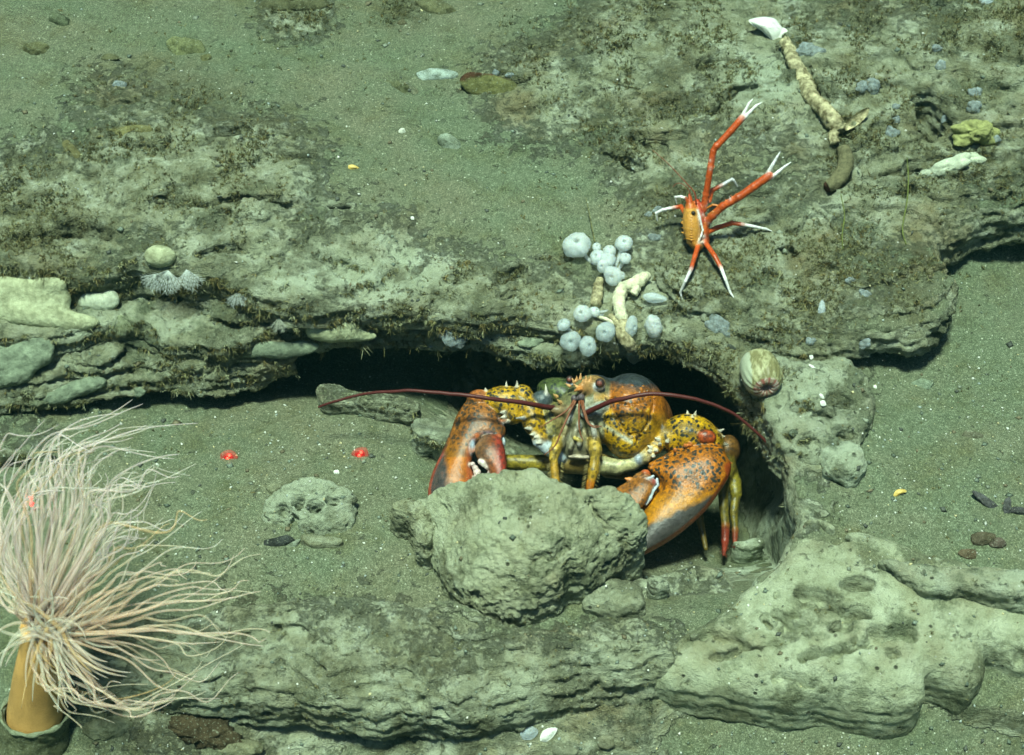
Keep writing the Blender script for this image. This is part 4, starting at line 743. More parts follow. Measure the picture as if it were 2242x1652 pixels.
# ================================================================ THE SQUAT LOBSTER
def squat():
    _, _, tg = ray(1520, 520); t0 = tg-.016
    B = Body((1425, 205, -75), (1742, 668, 110), 1.35, t0)
    def tq(x, y, up=2): return max((t0-ray(x, y)[2])/B.sc, -58-.5*up)+up
    RO = (.56, .085, .012); CO = (.66, .30, .045); WT = (.82, .82, .78); RE = (.50, .045, .02)
    B.ell((1515, 490, 0), (21, 51, 28), (0, 0, -3), 4, CO)
    B.ell((1524, 528, -8), (16, 22, 24), (0, 0, -20), 5, CO); B.ell((1537, 522, -18), (14, 20, 22), (0, 0, -30), 4, RO)
    B.ell((1531, 470, -6), (12, 36, 22), (0, 0, -12), 4, RE); B.ell((1540, 500, -10), (12, 30, 20), (0, 0, -5), 5, RO)
    B.cone((1511, 452, 8), 10, (1508, 424, 14), 1, 3, RO)
    for dx in (-5, 3, 10, 16): B.cone((1511+dx, 446, 8-abs(dx)*.4), 3, (1508+dx*1.5, 428+abs(dx-5)*.4, 12), .5, 2, RO)
    B.chain([(1527, 460, 18, 2.2), (1531, 475, 20, 2.6), (1535, 492, 20, 2.4), (1538, 503, 18, 2.4), (1534, 517, 18, 2.2), (1529, 530, 14, 2)], 1.5, WT)
    B.ell((1537, 470, 8), (3, 3, 4), k=1, col=WT); B.ell((1538, 517, 2), (5, 6, 8), k=2, col=WT); B.ell((1534, 530, 4), (6, 4, 8), k=2, col=WT)
    for i in range(46):
        th = random.uniform(-1.9, 1.9)+math.pi/2; x, y = 1515+21*math.cos(th*2), 490+48*math.sin(th*2); B.cone((x, y, random.uniform(-4, 8)), 1.4, (x+6*math.cos(th*2), y+3*math.sin(th*2)-3, random.uniform(0, 12)), .4, 1, RO if y < 455 else CO)
    for i in range(13): yy = 456+i*5.6; B.chain([(1515-17*math.sqrt(max(.05, 1-((yy-490)/52)**2)), yy-1, 12, 1.3), (1513, yy+2, 27*math.sqrt(max(.1, 1-((yy-490)/52)**2))+.4, 1.5), (1524, yy+1, 22*math.sqrt(max(.1, 1-((yy-490)/52)**2)), 1.2)], 1.5, (.62, .27, .04))
    B.ell((1517, 466, 20), (7, 7, 8), k=2, col=(.40, .24, .04))
    # claw arms
    a1 = [(1540, 458, -2, 8), (1545, 425, 12, 7), (1555, 366, 34, 7), (1561, 331, 44, 7.5)]
    B.chain(a1, 3, RO); B.chain([(1562, 328, 45, 6.5), (1568, 319, 48, 8)], 2, RO); B.chain([(1570, 318, 48, 7.2), (1600, 286, 56, 7.6), (1624, 258, 62, 7.8)], 2, RO)
    B.chain([(1622, 257, 62, 4.4), (1632, 240, 64, 3.4), (1639, 226, 66, 2.8), (1648, 216, 66, 1)], 1, WT); B.chain([(1628, 259, 62, 4.8), (1642, 244, 64, 3.8), (1655, 231, 66, 3), (1668, 223, 66, 1)], 1, WT)
    B.chain([(1543, 490, -2, 8.5), (1560, 471, 12, 8.5), (1582, 451, 24, 8.5), (1600, 441, 32, 8.5)], 3, RO); B.chain([(1602, 440, 32, 8), (1616, 431, 38, 9)], 2, RO); B.chain([(1618, 431, 38, 8.5), (1650, 408, 46, 9), (1684, 384, 54, 9.5)], 2, RO)
    B.chain([(1680, 379, 54, 4.4), (1691, 360, 58, 4), (1701, 343, 60, 3), (1708, 331, 62, 1)], 1, WT); B.chain([(1689, 388, 54, 4.8), (1703, 376, 58, 4), (1718, 364, 60, 3), (1732, 354, 62, 1)], 1, WT)
    for i in range(34):
        u = random.random(); q_ = [a1, [(1543, 490, -2, 8.5), (1560, 471, 12, 8.5), (1582, 451, 24, 8.5), (1616, 431, 38, 9)]][i % 2]; j = min(int(u*3), 2); w = u*3-j
        p = [q_[j][k]*(1-w)+q_[j+1][k]*w for k in range(3)]; a = random.uniform(0, 6.28); B.cone((p[0]+math.cos(a)*6, p[1]+math.sin(a)*6, p[2]+random.uniform(-2, 7)), 1.6, (p[0]+math.cos(a)*11, p[1]+math.sin(a)*11-2, p[2]+4), .5, 1, (.72, .20, .06) if i % 3 else WT)
    # walking legs: joints, red then white
    def leg(red, wht):
        B.chain(red, 2.5, RO); B.chain([red[-1][:3]+(red[-1][3]*.92,)]+wht, 1, WT)
    z = lambda x, y, u=2: tq(x, y, u)
    g_ = lambda x, y, up, r: (x, y, z(x, y, up), r)
    leg([(1544, 510, -4, 6), g_(1570, 498, 44, 5.4), g_(1602, 488, 44, 5), g_(1626, 491, 34, 4.6)], [g_(1652, 496, 22, 3.4), g_(1676, 501, 10, 3), g_(1690, 506, 1, 1)])
    leg([(1552, 440, -4, 5.4), g_(1558, 417, 40, 5), g_(1578, 406, 38, 4.6)], [g_(1602, 392, 26, 3.6), g_(1605, 394, 24, 3.2), g_(1615, 409, 0, 1.2)])
    leg([(1500, 468, -6, 5.4), g_(1490, 452, 42, 5), g_(1475, 454, 38, 4.4)], [g_(1450, 459, 26, 3.6), g_(1436, 466, 20, 3.2), g_(1439, 484, 0, 1.2)])
    leg([(1505, 440, -6, 4.6), g_(1502, 434, 30, 4)], [g_(1490, 430, 24, 3.2), g_(1478, 431, 18, 2.8), g_(1481, 447, 0, 1)])
    leg([(1530, 530, 0, 5.8), g_(1521, 560, 46, 5.4), g_(1512, 590, 38, 4.8)], [g_(1500, 615, 26, 3.6), g_(1489, 640, 12, 3), g_(1493, 656, 0, 1.2)])
    leg([(1541, 527, -2, 5.8), g_(1564, 560, 46, 5.4), g_(1578, 586, 38, 4.8)], [g_(1588, 612, 26, 3.6), g_(1598, 640, 12, 3), g_(1606, 651, 0, 1.2)])
    B.chain([(1548, 455, 12, 2.4), (1560, 448, 20, 2.6), (1572, 450, 22, 2.4), (1578, 460, 18, 2)], 1, (.60, .20, .03)); B.chain([(1550, 470, 12, 2.4), (1560, 463, 20, 2.6), (1570, 466, 20, 2)], 1, (.60, .20, .03))
    def colour(v, col, spot, idx):
        x, y, q = v.T; n = fbm(v*.12, 2); m = idx == 0
        line = np.clip(1-np.abs(y-(496+(x-1497)*.25))/1.4, 0, 1)*.6+np.clip(1-np.abs(y-(527+(x-1500)*.7))/1.8, 0, 1)*.9+.25*(np.sin(y*1.15+np.abs(x-1515)*.12) > .55)
        col = np.where(m[:, None], col*(1-.5*line[:, None])+np.array((.74, .52, .22))*.5*line[:, None], col)
        col = np.where((m & (y < 456))[:, None], col*np.array((.9, .55, .5)), col)
        return np.clip(col*(1+.3*n[:, None]), .01, .9), spot*0
    root = empty('squat_lobster', ray(1520, 540)[0], 'small orange-red squat lobster with white finger tips and long claw arms raised', 'squat lobster')
    adopt(B.mesh('body', M['shell'], colour), root)
    e = Acc(); v, f = ball(16, 10); e.add((v*4.6*B.sc+np.array(B.w(1517, 466, 26)), f), (.03, .02, .015)); adopt(e.make('eye', M['shell']), root)
    for pts, r in [([(1524, 446, 14), (1520, 422, 18), (1505, 404, 20), (1487, 384, 20), (1461, 357, 16), (1428, 328, 10)], 1.7), ([(1516, 440, 10), (1506, 414, 12), (1492, 402, 12), (1480, 402, 10), (1472, 410, 6)], 1.1)]:
        p = cr([(*B.w(*q),) for q in pts], 8); a = Acc(); a.add(tube(p, np.linspace(r, .5, len(p))*B.sc, 6), (.24, .05, .02)); adopt(a.make('antenna', M['skin']), root)
squat()
# ================================================================ THE TUBE ANEMONE
def anemone():
    root = empty('tube_anemone', P(80, 1580, -.03), 'big tube anemone with long trailing cream tentacles on an orange column', 'anemone')
    def w3(x, y, t): return np.array(W(x, y, t))
    # column
    pts = cr([(*W(76, 1580, 1.000),), (*W(77, 1545, .992),), (*W(80, 1480, .975),), (*W(86, 1420, .960),), (*W(94, 1372, .950),)], 6); k = len(pts)
    r = np.interp(np.linspace(0, 1, k), [0, .2, .5, .8, 1], [62, 61, 50, 40, 46])*.972*FK
    v, f = tube(pts, r, 40); ce = np.repeat(pts, 40, 0); n_ = fbm(v*np.array([70, 70, 30]), 3)[:, None]; v = v+(v-ce)*n_*.05; n_ = np.vstack([n_])+.0; A = Acc(); A.add((v, f), np.clip(np.array((.56, .32, .10))*(1+.5*n_), 0, 1)); o = A.make('column', M['skin']); adopt(o, root)
    # oral disc
    v, f = ball(28, 14); Bm = basis((W(96, 1366, .945)-W(86, 1420, .960)).normalized()); A = Acc(); v = v*np.array([44, 40, 16])*.95*FK; A.add((v@Bm.T+w3(98, 1376, .952), f), (.42, .34, .28)); adopt(A.make('oral_disc', M['skin']), root)
    g = random.Random(5); L = []
    GU = [[(60, 1200), (30, 1150), (40, 1020), (-50, 900), (-80, 700)], [(100, 1150), (20, 1080), (0, 900), (20, 700), (0, 560)], [(120, 1120), (0, 980), (-60, 850), (-20, 700), (50, 600), (200, 580)], [(130, 1100), (110, 900), (30, 700), (100, 450), (230, 290), (380, 210), (550, 160), (830, 95)], [(150, 1100), (140, 800), (110, 500), (110, 400), (240, 270), (420, 290)],
          [(180, 1050), (220, 800), (350, 500), (370, 300), (450, 200), (620, 170), (830, 150)], [(200, 1050), (350, 750), (440, 550), (440, 350), (520, 280), (740, 200)], [(250, 1050), (400, 750), (480, 550), (480, 450), (560, 360), (700, 350), (830, 350)], [(250, 1100), (350, 900), (430, 780), (520, 600), (780, 600), (830, 540), (1010, 515)], [(300, 1100), (450, 900), (600, 700), (760, 620), (900, 450)],
          [(350, 1100), (480, 950), (600, 850), (680, 780), (900, 680), (1050, 580)], [(400, 1120), (600, 1000), (720, 930), (850, 880), (900, 880), (960, 940)], [(450, 1150), (700, 1080), (850, 980), (1100, 960), (1400, 950)], [(450, 1200), (750, 1120), (1000, 1060), (1280, 1040), (1400, 960)], [(450, 1220), (700, 1180), (1000, 1160), (1250, 1150), (1420, 1210)], [(350, 1260), (600, 1240), (900, 1280), (1050, 1320), (1230, 1180)],
          [(400, 1280), (650, 1330), (850, 1440), (1050, 1480), (1250, 1350)], [(380, 1290), (500, 1420), (600, 1550), (750, 1600), (900, 1520), (1100, 1450)], [(300, 1290), (330, 1420), (400, 1560), (550, 1620), (750, 1600), (850, 1540)], [(220, 1240), (240, 1380), (290, 1480), (370, 1560), (450, 1620), (600, 1620)], [(180, 1240), (160, 1380), (200, 1480), (300, 1530), (450, 1530), (700, 1500)]]
    GU = [cr([(x*.45, 844.8+y*.45) for x, y in q], 10) for q in GU]
    GU = [np.stack([np.interp(np.linspace(0, 1, 22), np.linspace(0, 1, len(q)), q[:, k_]) for k_ in (0, 1)], 1) for q in GU]
    for i in range(165):
        if i < 21: gi, w_ = float(i), 0.
        else: gi = g.uniform(0, 20) if g.random() < .55 else g.uniform(2, 9)
        k_ = min(int(gi), 19); w_ = gi-k_; q2 = GU[k_]*(1-w_)+GU[k_+1]*w_
        sc_ = 1 if i < 21 else g.uniform(.55, 1.06); m_ = max(8, int(22*sc_)) if sc_ <= 1 else 22; q2 = q2[:m_]; u_ = np.linspace(0, 1, len(q2))
        an = g.gauss(0, .17); d_ = q2-q2[0]; ca, sa = math.cos(an), math.sin(an); d_ = np.stack([d_[:, 0]*ca-d_[:, 1]*sa, d_[:, 0]*sa+d_[:, 1]*ca], 1)*(sc_ if sc_ > 1 else 1)
        x0, y0 = q2[0]+np.array([g.uniform(-30, 24), g.uniform(-26, 26)]); x0 = x0+(96-x0)*.45; y0 = y0+(1376-y0)*.45
        a1_, a2_, p1, p2 = g.uniform(5, 24), g.uniform(5, 20), g.uniform(0, 6.3), g.uniform(0, 6.3); f1, f2 = g.uniform(1.2, 3.2), g.uniform(1.2, 3.2)
        xs = x0+d_[:, 0]+a1_*u_*np.sin(p1+6.28*f1*u_); ys = y0+d_[:, 1]+a2_*u_*np.sin(p2+6.28*f2*u_)
        q = g.uniform(-.03, .025); ts = .948+q*.3+(g.uniform(-.02, .03)+q)*u_
        L.append((list(zip(xs, ys, ts)), len(q2)*(1+g.random()*.02), g.uniform(2.0, 3.8), g.random()))
    L.sort(key=lambda s: -s[1]); rest = Acc()
    for i, (p, ln, r0, cc) in enumerate(L):
        pts = []
        for x, y, t in p:
            tg = min(t, ray(x, y)[2]-.006) if -300 < x < 900 else t
            pts.append((*W(x, y, tg),))
        c3 = cr(pts, 4); k = len(c3); u = np.linspace(0, 1, k); rr = (r0*(1-u)**.55+1.0)*.95*FK*(1+.05*np.sin(u*60+cc*9))
        col = (np.array((.94, .74, .68) if cc < .5 else ((.90, .80, .64) if cc < .95 else (.80, .50, .24)))*(1 if p[-1][1] < 1180 else np.array((1., .92, .78))))
        m7 = (1-u)[:, None]**1.6*(.9 if p[-1][1] > 1150 else .45); gc = col*(1-m7)+np.array((.92, .56, .36))*m7; n7 = 7 if i < 99 else 6
        col = np.repeat(gc*(1+.10*np.sin(u*70+cc*20))[:, None], n7, 0)
        if i < 99:
            A = Acc(); A.add(tube(c3, rr, 7), col); o = A.make('tentacle', M['tent']); adopt(o, root)
        else: rest.add(tube(c3, rr, 6), col)
    for i in range(80):                          # the short inner ones, curled, and those drooping over the column
        a = g.uniform(-.4, 3.5) if i < 50 else g.uniform(-2.2, -.9); ln = g.uniform(50, 150) if i < 50 else g.uniform(90, 190); x, y, t = 98+g.uniform(-34, 60), 1374+g.uniform(-26, 26), .944+g.uniform(-.01, .004); p = []; cv = g.uniform(-2.2, 2.2) if i < 50 else g.uniform(.2, 1.3)
        for j in range(9): p.append((*W(x, y, t),)); a += cv/8; x += math.cos(a)*ln/8; y -= math.sin(a)*ln/8; t -= g.uniform(-.001, .003)
        c3 = cr(p, 4); u = np.linspace(0, 1, len(c3)); rest.add(tube(c3, (g.uniform(3.4, 5.2)*(1-u)**.6+.8)*.95*FK, 7), np.array((.86, .68, .52) if g.random() < .6 else ((.84, .78, .60) if g.random() < .7 else (.80, .50, .22))))
    o = rest.make('tentacles', M['tent']); adopt(o, root); tag(o, kind='stuff')
    # its muddy tube
    pts = cr([(*W(70, 1700, 1.02),), (*W(72, 1640, 1.012),), (*W(75, 1590, 1.003),), (*W(76, 1556, .995),)], 8); k = len(pts)
    v, f = tube(pts, np.linspace(82, 72, k)*FK, 64, closed=False); v = v+(fbm(v*70, 4)*.0035)[:, None]*(v-np.repeat(pts, 64, 0))/.02
    v2, f2 = tube(pts[-3:], np.array([62, 63, 70])*FK, 64, closed=False)
    A = Acc(); A.add((v, f), (.13, .14, .075)); A.add((v2, f2), (.20, .24, .17))
    rp = pts[-1]; T = pts[-1]-pts[-2]; Bm = basis(T/np.linalg.norm(T)); a = np.linspace(0, 2*math.pi, 60); ring = np.stack([np.cos(a), np.sin(a), 0*a], 1)*70*FK
    A.add(tube(ring*(1+.12*fbm(ring*60, 3)[:, None])@Bm.T+rp, (4.2+fbm(ring*110+1, 3)*6)*FK, 8, closed=False), (.22, .25, .16))
    tag(A.make('anemone_tube', M['stone']), 'thick muddy parchment tube with a pale rim holding the orange column', 'worm tube')
anemone()
# ================================================================ SPONGES, SHELLS, STONES
def flesh(name, px, py, rx, ry, mat, label, cat, group=None, lift=.35, flat=.7, rot=0, rough=.12, nsc=140, lumps=0, tone=None, seed=0, t=None, res=(40, 24)):
    loc, nrm, tt = ray(px, py); up = (Vector((0, 0, 1))*.5+nrm*.5).normalized(); s = tt*FK
    v, f = ball(*res); v = v.copy()
    ct = CAM + (loc-CAM)*1.0; c = np.array(loc + up*(min(rx, ry)*s*lift))
    X3 = np.array([XR, -UP, -FW]).T; a = R(rot); Rr = np.array([[math.cos(a), -math.sin(a), 0], [math.sin(a), math.cos(a), 0], [0, 0, 1]])
    if lumps:
        g = np.random.default_rng(seed+5); d = g.normal(size=(lumps, 3)); d /= np.linalg.norm(d, axis=1)[:, None]; d[:, 2] = abs(d[:, 2])
        b = np.zeros(len(v))
        for q in d: b = np.maximum(b, np.clip(1-np.linalg.norm(v-q, axis=1)/.62, 0, 1)**.6)
        v = v*(1-.16+.42*b)[:, None]
    v = v*np.array([rx, ry, min(rx, ry)*flat*1.3])*s
    v = v@Rr.T@X3.T
    # the picture-facing ellipsoid keeps a real depth, its centre sits on the surface along the ray
    v = v + c - np.array(up)*0
    n = (v-c); n /= np.linalg.norm(n, axis=1)[:, None]+1e-12
    v = v + n*(fbm(v*nsc+seed, 4, .6)*rough*min(rx, ry)*s)[:, None]
    # keep what the eye saw: slide the centre so it projects to (px, py)
    want = np.array(W(px, py, (Vector(c)-CAM).dot(FW))); v = v + want - c
    col = np.tile(np.array(tone or (.5, .5, .4), float), (len(v), 1))
    o = mkmesh(name, v, f, M[mat], attrs={'col': col}); return tag(o, label, cat, group)
def stone(px, py, rx, ry, label, tone, cuts=9, rust=None, name='stone', cat='stone', seed=0, rot=0, lift=.2, flat=.8, group=None, rough=.03):
    loc, nrm, tt = ray(px, py); s = tt*FK; g = np.random.default_rng(seed+100)
    v, f = ball(36, 22); d = g.normal(size=(cuts, 3)); d /= np.linalg.norm(d, axis=1)[:, None]; h = g.uniform(.62, .86, cuts)
    for q, hh in zip(d, h): e = v@q-hh; v = v-np.where(e > 0, e, 0)[:, None]*q*.93
    v = v/np.abs(v).max(0); a = R(rot); Rr = np.array([[math.cos(a), -math.sin(a), 0], [math.sin(a), math.cos(a), 0], [0, 0, 1]])
    v = v*np.array([rx, ry, min(rx, ry)*flat])*s@Rr.T; v = v@np.array([XR, -UP, -FW])
    c = loc+Vector((0, 0, 1))*(min(rx, ry)*s*lift); c = W(px, py, (c-CAM).dot(FW)); v = v+np.array(c)
    n = fbm(v*220+seed, 4, .6)*rough*min(rx, ry)*s*3; nn = (v-np.array(c)); nn /= np.linalg.norm(nn, axis=1)[:, None]; v = v+nn*n[:, None]
    col = np.tile(np.array(tone, float), (len(v), 1))*(1+.5*fbm(v*90+seed, 3)[:, None])
    if rust:
        uu = ((v-np.array(c))@np.array(UP))/(ry*s)+.25*fbm(v*60, 2); col = np.where((uu > .45)[:, None], np.array(rust)*(1+.5*fbm(v*120, 2)[:, None]), col)
    return tag(mkmesh(name, v, f, M['stone'], attrs={'col': np.clip(col, 0, 1)}), label, cat, group)
def cup(px, py, r, label, ax=(0, -.25, 1), depth=.35, stalk=None, squash=1, mat='sponge', name='cup_sponge', group='white cup sponges clustered on the stalk', up=1.0, off=0, rot=0, seed=0):
    loc, nrm, tt = ray(px, py); t = tt-(r*up+off)*FK; s = t*FK; n = 40; prof = []
    for i in range(15):                          # outside from base to the rim, then into the cup
        a = math.pi*(1-i/14*.89); prof.append((math.sin(a), math.cos(a)))
    for u, b in ((.27, .93), (.21, .88), (.16, .80), (.12, .68), (.08, .55), (.03, .45)): prof.append((u, b))
    prof = [(max(a, .001), b) for a, b in prof]; vs = []; f = []
    for i, (a, b) in enumerate(prof):
        for j in range(n): th = 2*math.pi*j/n; w = 1+.015*math.sin(th*16)*(i > 6)+.04*math.sin(th*2+px); vs.append((a*w*math.cos(th), a*w*math.sin(th)*squash, b*.78))
    for i in range(len(prof)-1):
        for j in range(n): f.append((i*n+j, i*n+(j+1) % n, (i+1)*n+(j+1) % n, (i+1)*n+j))
    f.append(tuple((len(prof)-1)*n+j for j in range(n))); f.append(tuple(range(n))[::-1])
    wx = XR*ax[0]-UP*ax[1]-FW*ax[2]; B = basis(wx.normalized(), R(rot)); v = np.array(vs)*r*s; v = v+(v/(r*s))*fbm(v*110+px, 3)[:, None]*r*s*.22
    v = v@B.T; v = v+np.array(W(px, py, t))
    root = empty(name, W(px, py, t+r*s), label, 'sponge', group)
    o = mkmesh('cup', v, [q[::-1] for q in f] if False else f, M[mat]); adopt(o, root)
    p0 = W(px, py, t+r*s*.7)
    if stalk: p1 = W(stalk[0], stalk[1], ray(*stalk)[2]+.001)
    else: p1 = loc - nrm*.002 if (loc-p0).length < .03 else p0-UP*.004+FW*.006
    pts = cr([(*p0,), (*((p0+p1)/2+Vector((0, 0, -.001))),), (*p1,)], 5); a_ = Acc(); a_.add(tube(pts, np.linspace(min(r*.35, 7), 3.2, len(pts))*s, 8)); adopt(a_.make('stalk', M['sponge']), root)
    return root
Z = [(1262, 536, 32, 'largest white ball sponge, upper left of the stalked cluster', (-.05, -.3, 1), (1300, 580)), (1365, 532, 19, 'white cup sponge at the upper right of the cluster, dark pore facing out', (.1, -.2, 1), (1345, 590)),
     (1306, 541, 10, 'tiny pale sponge just right of the largest ball', (0, -.5, 1), (1320, 580)), (1335, 549, 15, 'white sponge left of the upper right cup', (0, -.7, .8), (1330, 590)), (1308, 562, 17, 'white sponge at the left of the tight middle group', (-.6, -.3, 1), (1325, 600)),
     (1331, 568, 18, 'white sponge in the centre of the tight middle group', (.1, -.8, .7), (1330, 600)), (1369, 565, 14, 'small white cup sponge on a thin branch at the right of the cluster', (.2, -.6, .8), (1345, 600)), (1319, 582, 13, 'small white sponge low in the middle group', (-.4, .2, 1), (1330, 605)),
     (1341, 604, 21, 'white sponge hanging lowest in the upper cluster', (-.3, .3, 1), (1335, 620)), (1359, 603, 10, 'little white knob right of the lowest upper sponge', (.6, -.2, 1), (1345, 615)),
     (1274, 686, 21, 'bulging white sponge left of the gold stem', (-.3, -.1, 1), (1320, 690)), (1302, 682, 12, 'cream knob joining a white sponge to the gold stem', (.5, -.4, .8), (1330, 680)), (1233, 710, 15, 'upper lobe of the two grey-white sponges at the lower left', (-.5, -.6, .7), (1260, 730)), (1249, 747, 24, 'grey-white ring sponge with a dark slit, lowest left of the group', (0, .1, 1), (1265, 740)),
     (1287, 757, 20, 'fuzzy pale sponge right of the ring sponge', (.2, 0, 1), (1290, 760)), (1325, 726, 22, 'translucent grey sponge left of the flaky stem', (-.2, .2, 1), (1350, 730)), (1382, 714, 15, 'narrow translucent sponge right of the flaky stem', (.6, .2, .8), (1360, 730))]
for i, (x, y, r, lb, ax, st) in enumerate(Z):
    cup(x, y, r, lb, ax, .35, st, up=1.1 if y < 620 else 1.25, off=12+(i % 4)*7 if y < 620 else 4+(i % 3)*7, mat='sponge' if i not in (12, 13, 14, 15, 16) else 'greysponge', squash=1.5 if i == 16 else .86+.28*((i*37) % 10)/10)
def branch(pts, mat, n=12, rough=.25, lift=1., nsc=160, seed=0, sub=8, flat=1., closed=True): # pts (x, y, r, extra depth toward the camera in px)
    P3 = []; rr = []
    for x, y, r, e in pts: _, _, tt = ray(x, y); t = tt-(r*lift+e)*FK; P3.append((*W(x, y, t),)); rr.append(r*t*FK)
    c = cr(np.hstack([np.array(P3), np.array(rr)[:, None]]), sub); v, f = tube(c[:, :3], c[:, 3], n, flat, closed); ce = np.repeat(c[:, :3], n, 0); r_ = np.repeat(c[:, 3], n)
    d = (v-ce)/r_[:, None]; return v+d*(fbm(v*nsc+seed, 4, .65)*rough*r_)[:, None], f
# flaky gold stem with cream growth in the middle
root = empty('cream_coral', ray(1355, 700)[0], 'cream and gold flaky stem standing over the cave lip among white sponges', 'coral stem')
for nm, pts, mt in [('stem', [(1313, 612, 9, 6), (1307, 640, 12, 8), (1303, 668, 11, 4)], 'coral'), ('branch', [(1418, 602, 10, 14), (1402, 612, 14, 16), (1386, 622, 14, 14), (1364, 632, 16, 12)], 'cream'), ('branch', [(1382, 618, 6, 20), (1392, 632, 10, 16), (1386, 644, 8, 12)], 'cream'),
                    ('stem', [(1366, 628, 15, 12), (1354, 655, 14, 12), (1360, 690, 13, 12), (1366, 712, 12, 10)], 'cream'), ('stem', [(1366, 700, 11, 12), (1362, 724, 16, 12), (1372, 746, 15, 12), (1384, 764, 11, 10)], 'coral'), ('branch', [(1335, 690, 6, 4), (1350, 706, 8, 8), (1362, 722, 9, 8)], 'coral'), ('branch', [(1300, 690, 3, 10), (1330, 700, 4, 10), (1355, 716, 4, 8)], 'cream')]:
    A = Acc(); A.add(branch(pts, mt, 20, .55, 1, 330, len(nm)+pts[0][0], 10)); adopt(A.make(nm, M[mt]), root)
def shell_plate(poly, q, th, mat, name, parent=None, curve=.3, label=None, cat=None, seed=0): # thin curved valve, outline in picture points
    pl = smooth_poly(poly, 5); c = pl.mean(0); _, _, tt = ray(*c); t0 = tt-q*FK; k = len(pl); vs = []; f = []; rings = 6; R_ = np.linalg.norm(pl-c, axis=1).max()
    for side in (0, 1):
        for i in range(rings+1):
            u = i/rings
            for j in range(k):
                x, y = c+(pl[j]-c)*u; h = curve*R_*(1-u*u)-side*th*(1-.8*u**3)+.05*R_*math.sin(u*9+j*.3)*(1-side)*.3; vs.append((*W(x, y, t0-h*FK),))
    for side in (0, 1):
        b = side*(rings+1)*k
        for i in range(rings):
            for j in range(k): q_ = (b+i*k+j, b+i*k+(j+1) % k, b+(i+1)*k+(j+1) % k, b+(i+1)*k+j); f.append(q_ if side else q_[::-1])
    for j in range(k): a = rings*k+j; b = rings*k+(j+1) % k; o = (rings+1)*k; f.append((a, b, b+o, a+o))
    ob = mkmesh(name, np.array(vs), f, M[mat])
    if parent: adopt(ob, parent)
    else: tag(ob, label, cat)
    return ob
shell_plate([(1370, 772), (1384, 762), (1400, 768), (1408, 786), (1396, 792), (1386, 797), (1374, 788)], 22, 3, 'white', 'shell', None, .4, 'chalky white shell fragment dangling under the flaky stem', 'shell')
A = Acc(); A.add(branch([(1341, 774, 3, 10), (1318, 790, 3.6, 30), (1292, 806, 3, 55), (1265, 814, 3.4, 75), (1238, 826, 3, 90), (1209, 834, 2.4, 95)], 'wtube', 8, .6, 1, 500)); tag(A.make('twig', M['mossy']), 'thin mossy twig slanting from the stem down to the lobster head', 'twig')
A = Acc(); A.add(branch([(1302, 530, 1.8, 2), (1294, 490, 1.4, 24), (1288, 460, 1.2, 40), (1282, 432, .9, 50)], 'mossy', 6, .5)); tag(A.make('thin_stalk', M['mossy']), 'thread-thin brown stalk rising above the white sponge cluster', 'stalk')
for x0, y0, pts, lb in [(0, 0, [(1983, 535, 1.4, 2), (1975, 500, 1.6, 16), (1985, 440, 1.7, 40), (1988, 390, 1.4, 60), (1985, 345, .9, 75)], 'taller thin yellow-green stalk, right of the worm tube'), (0, 0, [(1845, 545, 1.3, 2), (1843, 515, 1.5, 14), (1848, 470, 1.5, 34), (1840, 425, .9, 55)], 'shorter thin yellow-green stalk directly below the worm tube')]:
    A = Acc(); A.add(branch(pts, 'ygreen', 6, .3)); tag(A.make('thin_stalk', M['ygreen']), lb, 'stalk', 'thin yellow-green stalks')
# dead branch at the upper right
root = empty('coral_branch', ray(1790, 230)[0], 'gold-brown dead coral branch lying on the slope at upper right', 'coral branch')
for nm, pts in [('stem', [(1716, 88, 13, 2), (1728, 112, 14, 4), (1738, 138, 15, 4), (1760, 178, 19, 6), (1776, 212, 17, 6), (1804, 240, 17, 6), (1826, 268, 19, 6), (1834, 282, 15, 5)]), ('branch', [(1826, 272, 14, 6), (1842, 280, 12, 8), (1850, 276, 7, 10)]), ('branch', [(1832, 276, 11, 4), (1824, 296, 11, 3), (1827, 314, 11, 3)]), ('branch', [(1772, 208, 8, 4), (1760, 214, 5, 3)]), ('branch', [(1790, 222, 7, 8), (1808, 222, 4, 10)])]:
    A = Acc(); A.add(branch(pts, 'coral', 24, .42, .7, 330, pts[0][0], 14)); adopt(A.make(nm, M['coral']), root)
shell_plate([(1638, 44), (1654, 38), (1672, 36), (1694, 39), (1706, 52), (1714, 66), (1708, 82), (1696, 94), (1684, 84), (1664, 66), (1648, 56)], 14, 5, 'white', 'shell', None, .42, 'large chalky white shell capping the upper end of the dead branch', 'shell')
shell_plate([(1702, 62), (1716, 60), (1726, 70), (1724, 84), (1708, 88), (1696, 78)], 22, 4, 'white', 'shell', None, .5, 'smaller white shell piece against the right edge of the big one', 'shell')
shell_plate([(1850, 285), (1852, 268), (1868, 252), (1886, 240), (1902, 236), (1898, 252), (1884, 268), (1866, 280)], 18, 4, 'coral', 'shell', None, -.35, 'curled gold horn-shaped shell beside the fork of the dead branch', 'shell')
root = empty('worm_tube', ray(1835, 370)[0], 'thick brown worm tube below the dead branch, its end open', 'worm tube')
A = Acc(); A.add(branch([(1845, 322, 15, 4), (1851, 350, 17, 6), (1843, 380, 18, 8), (1824, 402, 17, 8), (1811, 409, 14, 8)], 'wtube', 22, .22, .6, 240, 3, 8, 1, False)); adopt(A.make('tube', M['wtube']), root)
A = Acc(); A.add(branch([(1816, 407, 11, 9), (1809, 410, 11.5, 12)], 'wtube', 16, .1, .6, 200, 4)); adopt(A.make('dark_end_plug', M['hole']), root)  # solid plug in the tube end, the hollow's shade put into its dark colour
